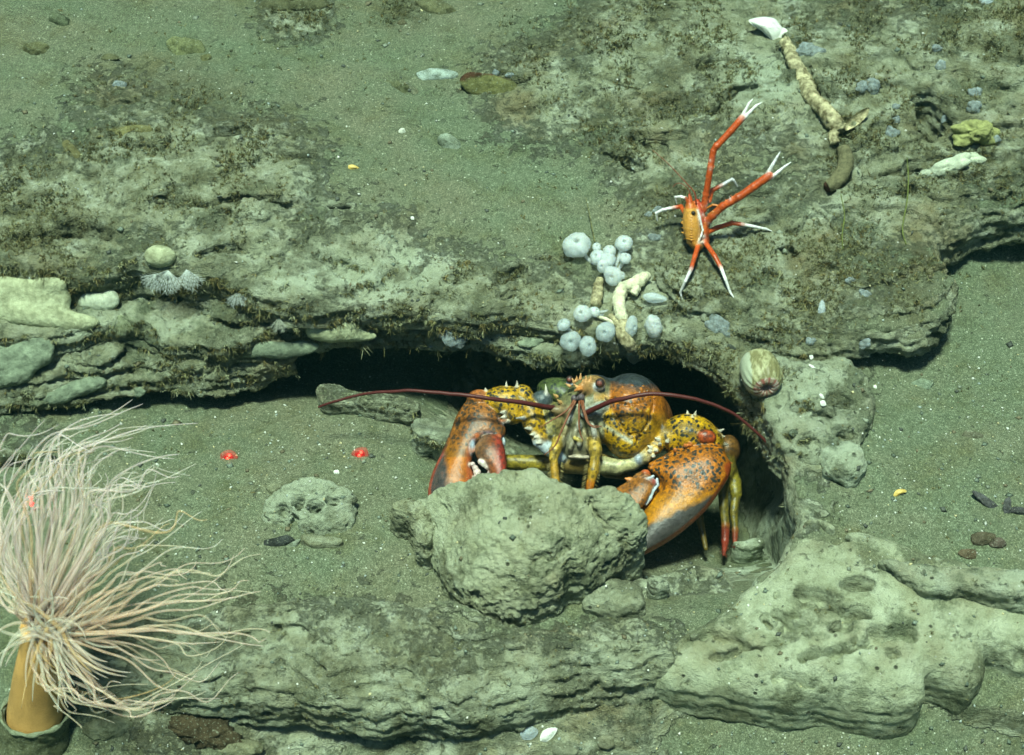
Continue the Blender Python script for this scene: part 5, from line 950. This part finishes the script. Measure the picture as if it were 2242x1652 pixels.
# other sponges
SP = [(1775, 114, 32, 20, 'fuzzy blue-grey sponge right of the white shell'), (1908, 186, 20, 20, 'pair-like blue-grey sponge in turf right of the dead branch'), (1886, 190, 14, 12, 'faint small grey sponge left of its bigger blue-grey neighbour'), (2059, 144, 12, 13, 'small blue-grey sponge high in the right turf'), (2050, 104, 13, 8, 'glittering white-blue patch sponge near the top right'),
      (2133, 204, 16, 13, 'upper of two touching lilac-grey sponges at right'), (2131, 232, 16, 15, 'lower of two touching lilac-grey sponges at right'), (1952, 290, 15, 14, 'blue-grey drop sponge right of the horn shell'), (1961, 262, 9, 12, 'slender pale sponge above the blue-grey drop'), (1961, 234, 10, 8, 'dim lilac sponge between turf tufts, right of the horn shell'),
      (2173, 302, 15, 13, 'glassy grey sponge on the yellow-green knobbly mass'), (2070, 258, 14, 9, 'slanting blue-grey sponge beside the black hole'), (1575, 717, 34, 19, 'long white-blue sponge on the cave lip right of the cluster'), (1774, 745, 12, 9, 'round bluish sponge above the closed anemone, at right'), (1892, 751, 16, 11, 'pale knobbly sponge under the edge of the slab'), (1861, 614, 11, 8, 'small glassy sponge on top of the slab'), (1892, 644, 13, 11, 'dark lilac sponge on the slab face'),
      (993, 737, 30, 24, 'translucent lilac dome sponge hanging at the top of the black cave'), (1443, 460, 16, 9, 'leaf-shaped glassy sponge left of the squat lobster'), (1420, 470, 10, 7, 'thin glassy sponge beside the leaf-shaped one'), (1085, 159, 8, 8, 'tiny blue-white cup on the rust-edged rock'), (1120, 165, 14, 7, 'dim blue-grey sponge on the right end of the rust-edged rock'),
      (615, 767, 70, 22, 'smooth grey smear of sponge under the central ledge'), (1005, 742, 14, 16, 'inner bright part of the lilac dome sponge'), (265, 186, 17, 10, 'small pale lilac anemone-like tuft at upper left'), (304, 857, 14, 12, 'round greenish ball sponge near the crack at left'), (206, 897, 11, 7, 'small ochre knob beside the crack at left'), (1432, 520, 14, 10, 'faint grey sponge left of the orange carapace'), (1160, 752, 34, 12, 'grey film of sponge along the cave lip')]
for i, (x, y, rx, ry, lb) in enumerate(SP):
    if 'inner bright' in lb or 'grey smear' in lb: continue
    flesh('sponge', x, y, rx, ry, 'yspon' if 'ochre' in lb else ('gspon' if ('smear' in lb or 'film' in lb or 'ball' in lb) else 'bluesponge'), lb, 'sponge', rot={12: 35, 11: -30}.get(i, 0), rough=.35, nsc=260, seed=i, lift=.1, flat=.5, lumps=7 if rx > 12 else 0)
def mass(prims, mat, label, name='sponge', lo=None, hi=None, amp=2.2, lift=0, seed=0):
    pr = np.array([p[:6] for p in prims], float); c = pr[:, :2].mean(0); _, _, tt = ray(*c)
    lo = (pr[:, :3]-pr[:, 3:6]).min(0)-14; hi = (pr[:, :3]+pr[:, 3:6]).max(0)+14; lo[2] = -150; hi[2] = 150; B = Body(lo, hi, 2.4, tt-lift*FK)
    q0 = sorted([(B.t0-ray(p[0], p[1])[2])/B.sc for p in prims])[len(prims)//2]
    for p in prims:
        q = (B.t0-ray(p[0], p[1])[2])/B.sc; q = .4*min(max(q, -110), 110)+.6*q0; B.ell((p[0], p[1], q+p[2]), p[3:6], (0, 0, p[6] if len(p) > 6 else 0), 20)
    o = B.mesh(name, M[mat]); me = o.data; v = np.empty(len(me.vertices)*3); me.vertices.foreach_get('co', v); v = v.reshape(-1, 3)
    nn = np.empty(len(v)*3); me.vertices.foreach_get('normal', nn); nn = nn.reshape(-1, 3); v = v+nn*((fbm(v*75+seed, 4, .6)*amp*FK*1.6))[:, None]; me.vertices.foreach_set('co', v.ravel()); me.update(); return tag(o, label, 'sponge')
mass([(-10, 660, 6, 60, 50, 24), (60, 640, 8, 70, 32, 24), (110, 622, 10, 36, 18, 18), (70, 685, 6, 62, 32, 24), (105, 655, 8, 52, 34, 24), (20, 630, 8, 50, 24, 20), (135, 700, 4, 60, 24, 20, 8), (185, 706, 0, 34, 14, 14)], 'yspon', 'big yellow-white sponge mass cut by the left edge, smooth with pores', seed=1)
mass([(340, 560, 8, 24, 22, 20), (360, 562, 8, 26, 21, 20)], 'yspon', 'pale egg-shaped sponge above the feathery white fans', amp=1.4, seed=2)
mass([(705, 728, 8, 34, 18, 18), (745, 724, 8, 44, 24, 20), (760, 706, 4, 30, 12, 14), (795, 735, 2, 30, 12, 12), (690, 712, 0, 20, 14, 12)], 'yspon', 'yellow sponge bulging from the ledge face above the cave', amp=1.6, seed=3)
mass([(60, 780, 4, 50, 34, 22), (90, 760, 4, 30, 26, 18), (30, 820, 0, 40, 24, 18), (-10, 800, 4, 34, 46, 22)], 'gspon', 'soft blurred grey-green sponge low at the left edge', amp=5, seed=4)
mass([(170, 850, 0, 46, 18, 14, -12), (120, 870, 0, 30, 14, 12), (210, 836, 0, 24, 12, 12)], 'gspon', 'grey-green sponge crust on the lowest ledge at left', amp=5, seed=5)
mass([(214, 664, 6, 36, 18, 16), (240, 656, 6, 22, 22, 14), (195, 655, 4, 22, 16, 14)], 'palesponge', 'crumbly pale lump right of the yellow sponge mass', amp=4, seed=6)
mass([(560, 765, 0, 60, 16, 12, -6), (640, 765, 0, 60, 18, 12, -8)], 'gspon', 'smooth grey film of sponge under the central ledge', seed=7)
for i, (x, y, rx, ry, ro, lb) in enumerate([(2085, 362, 44, 22, -20, 'smooth grey-white sponge lump in turf at the right'), (2040, 378, 24, 12, -10, 'left end of the grey-white sponge, lower and duller'), (2130, 350, 26, 14, 10, 'grey-white finger sponge at the right of the smooth lump')]): flesh('sponge', x, y, rx, ry, 'palesponge', lb, 'sponge', rot=ro, rough=.45, nsc=90, seed=80+i, lift=.3, lumps=8, res=(50, 30))
flesh('sponge', 2130, 290, 48, 30, 'ygspon', 'yellow-green knobbly sponge mass above the grey-white lump', 'sponge', rough=.6, nsc=110, seed=91, lift=0, lumps=14, res=(60, 36))
shell_plate([(1408, 644), (1432, 640), (1460, 652), (1452, 660), (1428, 663), (1412, 656)], 26, 3, 'greysponge', 'sponge', None, .25, 'flat leaf-like white sponge right of the cream stem', 'sponge')
flesh('sponge', 1430, 714, 19, 26, 'sponge', 'bright white porous block sponge on the cave lip', 'sponge', rough=.25, nsc=200, seed=93, lift=.6, flat=.8, rot=-8)
shell_plate([(1798, 655), (1805, 664), (1806, 684), (1798, 698), (1791, 688), (1791, 672)], 12, 2, 'greysponge', 'sponge', None, .2, 'upright pale leaf-like sponge on the slab face', 'sponge')
# closed anemone
def closed_anemone():
    loc, _, tt = ray(1665, 815); root = empty('closed_anemone', loc, 'closed barrel-shaped anemone with a pink puckered mouth on the rim', 'anemone'); t = tt-38*FK; s = t*FK
    ax = (XR*.12-UP*.62-FW*.66).normalized(); n = 72; prof = [(0.001, -1.15), (.55, -1.12), (.86, -.9), (1, -.4), (1.02, .1), (.95, .5), (.78, .82), (.60, .98), (.44, 1.04), (.30, 1.0), (.16, .9), (.02, .78)]
    pr = cr(prof, 4); vs = []; cs = []
    for i, (a, b) in enumerate(pr):
        for j in range(n):
            th = 2*math.pi*j/n; rd = 1+.035*math.cos(th*18)*np.clip((b+.2)*1.2, 0, 1)*(a > .3)+(.16*math.cos(th*11)*(a <= .45 and b > 0)); vs.append((a*rd*math.cos(th), a*rd*math.sin(th), b*1.08))
            pk = b > .93 or (b > 0 and a < .5); cs.append((.50, .40, .34) if pk and math.cos(th*11) > -.5 else ((.26, .09, .07) if pk else (.36, .355, .19)))
    k = len(pr); f = [(i*n+j, i*n+(j+1) % n, (i+1)*n+(j+1) % n, (i+1)*n+j) for i in range(k-1) for j in range(n)]
    v = np.array(vs)*43*s; B = basis(ax); v = v@B.T+np.array(W(1666, 818, t)); cs = np.array(cs); dirt = fbm(v*120, 4); lf = ((v-np.array(W(1666, 818, t)))@np.array(XR))/(43*s)
    fine = fbm(v*420, 3); m = ((dirt+fine*.8 > -.02) & (cs[:, 1] > .354) & (lf > -.62))[:, None]; cs = np.where(m, cs*np.array((.55, .52, .42)), cs); cs = np.where(((lf < -.62) & (cs[:, 1] > .3))[:, None], np.array((.42, .46, .33)), cs)
    adopt(mkmesh('body', v, f, M['skin'], attrs={'col': cs}), root)
closed_anemone()
# feathery white fans under the egg-shaped sponge
def fan(x, y, n, L, a0, a1, label, colr=(.46, .50, .46), w=.9):
    loc, nrm, tt = ray(x, y); A = Acc(); g = random.Random(x)
    for i in range(n):
        a = R(a0+(a1-a0)*(i+g.uniform(-.3, .3))/max(n-1, 1)); l = L*g.uniform(.75, 1.1); dq = g.uniform(.0, .7); p = [W(x+math.cos(a)*l*u, y+math.sin(a)*l*u+2*u*u, tt-(3+l*dq*u)*FK) for u in (0, .35, .7, 1)]
        A.add(tube(np.array([tuple(q) for q in p]), np.array([w, w*.8, w*.6, w*.3])*tt*FK, 4, closed=False), colr)
        for u in (.45, .65, .85):
            for sd in (-1, 1):
                b = a+sd*.45; q0 = W(x+math.cos(a)*l*u, y+math.sin(a)*l*u+2*u*u, tt-(3+l*dq*u)*FK); q1 = W(x+math.cos(a)*l*u+math.cos(b)*l*.28, y+math.sin(a)*l*u+math.sin(b)*l*.28, tt-(3+l*dq*(u+.2))*FK); A.add(tube(np.array([tuple(q0), tuple(q1)]), np.array([w*.6, w*.3])*tt*FK, 3, closed=False), colr)
    tag(A.make('feathery_hydroid', M['turf']), label, 'hydroid', 'white feathery hydroids under the left ledge')
fan(368, 592, 16, 52, 40, 165, 'widest white feathery fan, below the egg-shaped sponge'); fan(408, 590, 14, 46, 30, 130, 'white feathery fan right of the widest one'); fan(340, 600, 9, 40, 80, 170, 'thin white feathery fan at the left of the three'); fan(520, 640, 10, 30, 30, 150, 'small white feathery fan in the black notch'); fan(260, 690, 14, 42, 10, 120, 'greenish feathery fan right of the yellow sponge', (.24, .27, .16)); fan(610, 695, 12, 30, 50, 130, 'dim feathery fan left of the bulging yellow sponge', (.32, .34, .27))
# loose stones
for i, (x, y, rx, ry, ro, lb, tn, lf) in enumerate([(404, 110, 46, 33, 5, 'olive flat block of stone alone in the upper left', (.20, .215, .10), -.1), (450, 128, 12, 12, 0, 'small knob at the lower right corner of the olive block', (.16, .16, .07), .2), (955, 169, 50, 20, 2, 'pale blue-grey flat stone left of the rust-edged rock', (.36, .43, .38), -.35), (1080, 190, 74, 36, 12, 'dark olive rock with a rusty brown upper edge', (.15, .15, .055), -.1),
        (872, 194, 38, 26, 30, 'mossy triangular rock left of the pale flat stone', (.13, .14, .07), -.25), (984, 314, 29, 18, 35, 'angular grey-green stone lying on open sand', (.28, .33, .25), .2), (880, 287, 8, 7, 0, 'small white pebble on open sand', (.62, .64, .52), .3), (132, 46, 27, 20, 20, 'dark rounded stone near the top left', (.12, .14, .08), 0), (80, 112, 36, 22, 10, 'mossy brown lump at the far left', (.13, .13, .06), -.2), (240, 128, 22, 11, 0, 'low tan lump right of the mossy brown one', (.16, .16, .08), -.2),
        (1195, 700, 10, 5, -30, 'thin pale chip stone on the cave lip', (.30, .32, .22), .2), (1325, 1624, 22, 17, 20, 'grey-brown pebble at the bottom, right of the white shell', (.20, .20, .13), .4), (1235, 1641, 30, 15, 5, 'flat stone cut by the bottom edge', (.20, .21, .14), .2), (600, 1070, 19, 16, 0, 'small round crusted stone above the porous rock', (.26, .27, .17), .5), (1735, 948, 12, 10, 0, 'small dark stone tucked beside the rim rock', (.10, .12, .08), .2), (1600, 760, 12, 6, 20, 'dark chip under the long blue sponge', (.08, .09, .07), .2),
        (2020, 843, 28, 15, 0, 'soft grey-green patch stone on the right sand', (.22, .27, .19), -.3), (605, 1185, 46, 13, -12, 'blackish crusted stone left of the porous rock', (.045, .05, .045), .1), (640, 1190, 22, 9, -20, 'pale sliver in front of the blackish stone', (.28, .32, .24), .3), (1520, 1395, 11, 9, 0, 'small dark green pebble on the lower right outcrop', (.13, .14, .09), .5), (160, 335, 44, 14, 50, 'brown slanting lump at the left edge of the turf', (.15, .14, .06), -.3), (270, 290, 66, 18, -5, 'long low olive rock in the upper left turf', (.20, .19, .08), -.25),
        (1130, 1235, 14, 9, 0, 'stub on top of the big boulder', (.26, .28, .17), -.2), (640, 14, 90, 20, 0, 'dark mossy rock at the top edge, left of centre', (.10, .10, .05), -.2), (960, 20, 60, 30, 20, 'mossy slab corner at the top edge', (.14, .14, .07), -.3), (880, 50, 12, 9, 0, 'little brown pebble near the top', (.12, .11, .06), .3), (1150, 110, 8, 8, 0, 'grey pebble near the top centre', (.14, .15, .10), .3), (1330, 1240, 20, 12, 0, 'knob at the foot of the boulder', (.24, .26, .17), -.3), (2150, 1180, 30, 16, 0, 'brownish crumbly lump at the right edge', (.13, .11, .07), .2), (2120, 1212, 24, 13, 0, 'second brownish lump under the first at the right edge', (.13, .10, .06), .2), (2130, 955, 26, 12, 10, 'faint brown clod on the right sand', (.14, .14, .09), -.3), (2185, 1190, 22, 14, 0, 'dark clod right of the crumbly lump', (.10, .08, .06), 0)]):
    if 'stub' in lb or 'knob at the foot' in lb: continue
    stone(x, y, rx, ry, lb, tn, seed=i, rot=ro, lift=lf, cuts=14 if i != 5 else 7, rough=.06, flat=.7, rust=(.085, .04, .018) if 'rusty' in lb else None)
stone(440, 1606, 100, 44, 'dark rust-brown mossy lump at the bottom left edge', (.075, .058, .030), name='rock', cat='rock', seed=71, rot=12, lift=-.15, cuts=16, rough=.22, flat=.6)
stone(235, 1592, 56, 28, 'grey mossy stone right of the muddy anemone tube', (.22, .23, .14), seed=72, lift=.1, cuts=14, rough=.1)
stone(520, 1640, 60, 24, 'smaller grey stone beside the rust-brown lump', (.20, .20, .12), seed=73, lift=0, cuts=14, rough=.1)
for i, (x, y, rx, ry, ro) in enumerate([(2160, 1098, 40, 9, 35), (2205, 1112, 9, 26, 5), (2232, 1118, 26, 9, 12)]):
    stone(x, y, rx, ry, ['dark purple-grey rag of debris slanting at the right edge', 'upright dark purple rag between two slanting ones', 'dark purple rag cut by the right edge'][i], (.085, .085, .085), name='debris', cat='debris', seed=60+i, rot=ro, lift=.7, rough=.2, cuts=5)
# shells and bits
for poly, q, mt, lb in [([(1182, 1612), (1190, 1598), (1206, 1592), (1220, 1594), (1212, 1610), (1198, 1622), (1184, 1622)], 6, 'white', 'bright white broken shell lying at the bottom'), ([(1138, 1606), (1148, 1592), (1168, 1590), (1178, 1602), (1164, 1618), (1144, 1618)], 4, 'greysponge', 'bluish round shell left of the bright white one'),
        ([(1955, 1084), (1962, 1072), (1978, 1070), (1984, 1076), (1970, 1082), (1960, 1088)], 5, 'gold', 'small golden shell on the right sand'), ([(762, 362), (772, 360), (786, 367), (776, 370), (764, 370)], 4, 'gold', 'tiny yellow shell on the upper sand'),
        ([(1771, 774), (1777, 773), (1780, 783), (1773, 786)], 4, 'white', 'upper small white shell right of the closed anemone'), ([(1770, 797), (1780, 800), (1786, 808), (1776, 806)], 4, 'white', 'lower sliver of white shell right of the closed anemone'), ([(1793, 862), (1800, 862), (1804, 872), (1796, 870)], 4, 'white', 'white shell bit on top of the rim rock'), ([(1795, 878), (1804, 876), (1808, 886), (1798, 888)], 4, 'white', 'cream shell bit just below another on the rim rock'), ([(899, 474), (905, 474), (906, 480), (900, 480)], 4, 'white', 'single white fleck on the grey clay patch'), ([(1912, 843), (1918, 843), (1919, 850), (1913, 850)], 3, 'white', 'white fleck just right of the rim rock'),
        ([(730, 1030), (740, 1028), (742, 1036), (733, 1038)], 3, 'white', 'white chip below the right laser dot'), ([(2142, 0), (2170, -5), (2175, 8), (2150, 12)], 4, 'greysponge', 'pale chip at the top right edge')]:
    shell_plate(poly, q, 1.5, mt, 'shell', None, .3, lb, 'shell')
# three laser points, their light put into glowing blobs and translucent halo shells
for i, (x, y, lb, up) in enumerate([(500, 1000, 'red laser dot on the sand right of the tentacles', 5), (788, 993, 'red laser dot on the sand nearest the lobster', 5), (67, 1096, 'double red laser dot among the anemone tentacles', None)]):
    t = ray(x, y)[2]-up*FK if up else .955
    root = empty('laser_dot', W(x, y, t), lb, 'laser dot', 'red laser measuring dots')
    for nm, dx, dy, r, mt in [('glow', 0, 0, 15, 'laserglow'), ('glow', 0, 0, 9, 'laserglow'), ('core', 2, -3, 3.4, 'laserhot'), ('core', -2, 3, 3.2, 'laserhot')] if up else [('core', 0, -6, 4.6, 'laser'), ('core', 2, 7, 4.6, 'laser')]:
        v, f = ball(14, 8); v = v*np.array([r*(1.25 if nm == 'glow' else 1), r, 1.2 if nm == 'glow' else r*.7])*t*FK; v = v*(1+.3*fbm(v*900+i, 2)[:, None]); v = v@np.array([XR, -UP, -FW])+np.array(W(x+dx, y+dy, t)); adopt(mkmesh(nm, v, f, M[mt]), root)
# ================================================================ TURF, GRAVEL, SHELL GRIT (beyond counting)
def blades(base, dirs, L, w, cols, segs=2):      # vectorised curved ribbons
    n = len(base); g = np.random.default_rng(5); side = np.cross(dirs, g.normal(size=(n, 3))); side /= np.linalg.norm(side, axis=1)[:, None]+1e-9
    bend = g.normal(size=(n, 3))*.35; P0 = base; P1 = base+dirs*L[:, None]*.5+bend*L[:, None]*.12; P2 = base+dirs*L[:, None]+bend*L[:, None]*.6
    v = np.stack([P0-side*w[:, None], P0+side*w[:, None], P1+side*w[:, None]*.8, P1-side*w[:, None]*.8, P2+side*w[:, None]*.25, P2-side*w[:, None]*.25], 1).reshape(-1, 3)
    i = np.arange(n)[:, None]*6; q = np.concatenate([i+np.array([[0, 1, 2, 3]]), i+np.array([[3, 2, 4, 5]])], 0); return v, q, np.repeat(cols, 6, 0)
def turf():
    g = np.random.default_rng(11); V = []; 
    base, dr, LL, ww, cc = [], [], [], [], []
    def tuft(loc, nrm, L, n, spread, w, pal, s):
        c0 = np.array(pal[g.integers(len(pal))])*g.uniform(.6, 1.3)
        for k in range(n):
            d = np.array(nrm)+g.normal(size=3)*spread; d /= np.linalg.norm(d); l = L*g.uniform(.5, 1.2)*s; off = g.normal(size=3)*L*.22*s
            b = np.array(loc)+off-np.array(nrm)*(off@np.array(nrm)); base.append(b); dr.append(d); LL.append(l); ww.append(w*s); cc.append(c0*g.uniform(.75, 1.25))
            if k % 2 == 0:                       # side branch
                d2 = d+g.normal(size=3)*.7; d2 /= np.linalg.norm(d2); base.append(b+d*l*.45); dr.append(d2); LL.append(l*.5); ww.append(w*s*.8); cc.append(c0*g.uniform(.8, 1.4))
    pal = [(.17, .165, .07), (.12, .12, .05), (.24, .23, .11), (.08, .075, .03), (.19, .155, .06), (.30, .31, .18)]
    NT = 120000; px = g.uniform(-60, 2300, NT); py = g.uniform(-60, 860, NT); wt = blobs(px, py, TURF); cl = n2(px/300, py/220, 3.0, 4, 77)
    ok = g.random(NT) < np.clip(wt*(.30+1.9*cl), 0, 1)**1.15*.8
    for x, y in zip(px[ok], py[ok]):
        loc, nrm, tt = ray(x, y)
        if loc.z < .025: continue
        up = (nrm*.6+Vector((0, 0, .5))).normalized(); tuft(loc, up, g.uniform(4, 11), int(g.integers(5, 9)), .65, .75, pal, tt*FK)
    # sparse everywhere on rock
    for i in range(9000):
        x, y = g.uniform(0, 2241), g.uniform(150, 1640); loc, nrm, tt = ray(x, y)
        rk = blobs(np.array([x]), np.array([y]), ROCKY)[0]
        if y > 860 and not (1330 < y < 1600 and x < 1500 and g.random() < .5) and nrm.z > .8: continue
        if g.random() > max(rk, .1): continue
        if loc.z > -.03: tuft(loc, (nrm*.7+Vector((0, 0, .3))).normalized(), g.uniform(4, 10), 5, .6, .5, pal, tt*FK)
    for i in range(420):                         # small dark clumps on the open sand
        x, y = g.uniform(0, 2241), g.uniform(0, 1640); loc, nrm, tt = ray(x, y)
        if nrm.z < .8: continue
        for k in range(int(g.integers(1, 4))):
            l2, n2_, t2 = ray(x+g.normal()*9, y+g.normal()*6); tuft(l2, (0, -.1, .9), g.uniform(3, 8), int(g.integers(6, 12)), .9, .7, pal[:5], tt*FK)
    # fringe hanging from the ledge faces and lips
    n = 0
    for i in range(30000):
        x, y = g.uniform(0, 1780), g.uniform(560, 1000); loc, nrm, tt = ray(x, y)
        if nrm.z > .35 or loc.z < .012 or nrm.y > .3: continue
        ct = (x < 1100) or g.random() < .6
        if g.random() > np.clip(.35+1.5*fbm(np.array([[x*.012, y*.02, 3.]]), 2)[0], .06, .8): continue
        d = (nrm*.6+Vector((0, -.1, -.6 if g.random() < .6 else .2))).normalized(); tuft(loc, d, g.uniform(6, 24 if g.random() < .35 else 12), int(g.integers(5, 10)), .5, .8, pal, tt*FK); n += 1
    base, dr, LL, ww, cc = map(np.array, (base, dr, LL, ww, cc)); v, q, c = blades(base, dr, LL, ww, cc)
    tag(mkmesh('hydroid_turf', v, q, M['turf'], attrs={'col': c}, smooth=False), 'brown-green fuzz of fine hydroid tufts covering the rocks', 'turf', kind='stuff')
turf()
def grit(name, n, size, pal, region, label, cat, seed, flat=.5):
    g = np.random.default_rng(seed); vs = []; cs = []; fs = []; b = np.array([(1, 0, 0), (-1, 0, 0), (0, 1, 0), (0, -1, 0), (0, 0, 1), (0, 0, -1)], float); fb = np.array([(0, 2, 4), (2, 1, 4), (1, 3, 4), (3, 0, 4), (2, 0, 5), (1, 2, 5), (3, 1, 5), (0, 3, 5)]); k = 0
    while k < n:
        x, y = g.uniform(-20, 2260), g.uniform(-20, 1670)
        if g.random() > region(x, y): continue
        loc, nrm, tt = ray(x, y)
        if nrm.z < .55: continue
        r = size[0]*(size[1]/size[0])**(g.random()**2.2)*tt*FK; v = b*g.uniform(.6, 1.3, (6, 1))*np.array([r*g.uniform(.7, 1.5), r, r*flat]); B = basis(nrm+Vector(g.normal(size=3)*.2), g.uniform(0, 6)); v = v@B.T+np.array(loc)+np.array(nrm)*r*flat*.3
        vs.append(v); fs.append(fb+6*k); c = np.array(pal[g.integers(len(pal))]); cs.append(np.repeat(c[None]*g.uniform(.8, 1.2), 6, 0)); k += 1
    tag(mkmesh(name, np.concatenate(vs), np.concatenate(fs), M['col'], attrs={'col': np.clip(np.concatenate(cs), 0, .9)}, smooth=False), label, cat, kind='stuff')
def sandreg(x, y):
    r = .22
    if 150 < x < 900 and 900 < y < 1300: r = .9
    if x > 1850 and 750 < y < 1250: r = .8
    if y > 1540: r = .7
    if 1400 < x < 1700 and 1150 < y < 1400: r = .9
    return r
grit('shell_grit', 2600, (.7, 4.2), [(.62, .64, .56), (.7, .7, .62), (.55, .50, .28), (.40, .46, .42)], sandreg, 'white and yellow crumbs of shell scattered on the sand', 'shell grit', 21)
grit('gravel', 2100, (1.2, 8.), [(.12, .15, .11), (.18, .22, .17), (.24, .27, .20), (.09, .10, .08), (.17, .15, .09)], sandreg, 'small grey-green gravel strewn over the sand', 'gravel', 22)

def snow():
    g = np.random.default_rng(31); b = np.array([(1, 0, 0), (-1, 0, 0), (0, 1, 0), (0, -1, 0), (0, 0, 1), (0, 0, -1)], float); fb = np.array([(0, 2, 4), (2, 1, 4), (1, 3, 4), (3, 0, 4), (2, 0, 5), (1, 2, 5), (3, 1, 5), (0, 3, 5)]); vs = []
    for i in range(620):
        x, y = (g.uniform(-20, 2260), g.uniform(-20, 1670)) if i < 330 else (g.uniform(650, 1750), g.uniform(745, 1180)); tt = ray(x, y)[2]; t = tt-g.uniform(.004, .16)**1.3 if i < 330 else tt-g.uniform(.004, .05)
        vs.append(b*g.uniform(.4, 1.2)*(.5+.6*g.random())*t*FK*g.uniform(.7, 1.3, (6, 1))+np.array(W(x, y, t)))
    n = len(vs); tag(mkmesh('drifting_particles', np.concatenate(vs), np.concatenate([fb+6*i for i in range(n)]), M['white'], smooth=False), 'pale specks drifting in the water', 'particles', kind='stuff')
snow()
# ================================================================ THE WATER: faint green veil, thicker with distance
def haze():
    v = np.array([(x, y, z) for x in (-12, 12) for y in (-12, 12) for z in (-1.2, 1.05)], float)
    f = [(0, 1, 3, 2), (4, 6, 7, 5), (0, 4, 5, 1), (2, 3, 7, 6), (0, 2, 6, 4), (1, 5, 7, 3)]
    m = bpy.data.materials.new('sea_water_haze'); m.use_nodes = True; n = m.node_tree; n.nodes.clear(); pv = n.nodes.new('ShaderNodeVolumePrincipled'); o = n.nodes.new('ShaderNodeOutputMaterial')
    pv.inputs['Density'].default_value = .62; pv.inputs['Color'].default_value = (.003, .014, .013, 1); pv.inputs['Anisotropy'].default_value = .3; pv.inputs['Absorption Color'].default_value = (.0, .045, .035, 1)
    n.links.new(pv.outputs[0], o.inputs['Volume']); tag(mkmesh('haze', v, f, m, smooth=False), kind='stuff')
haze()
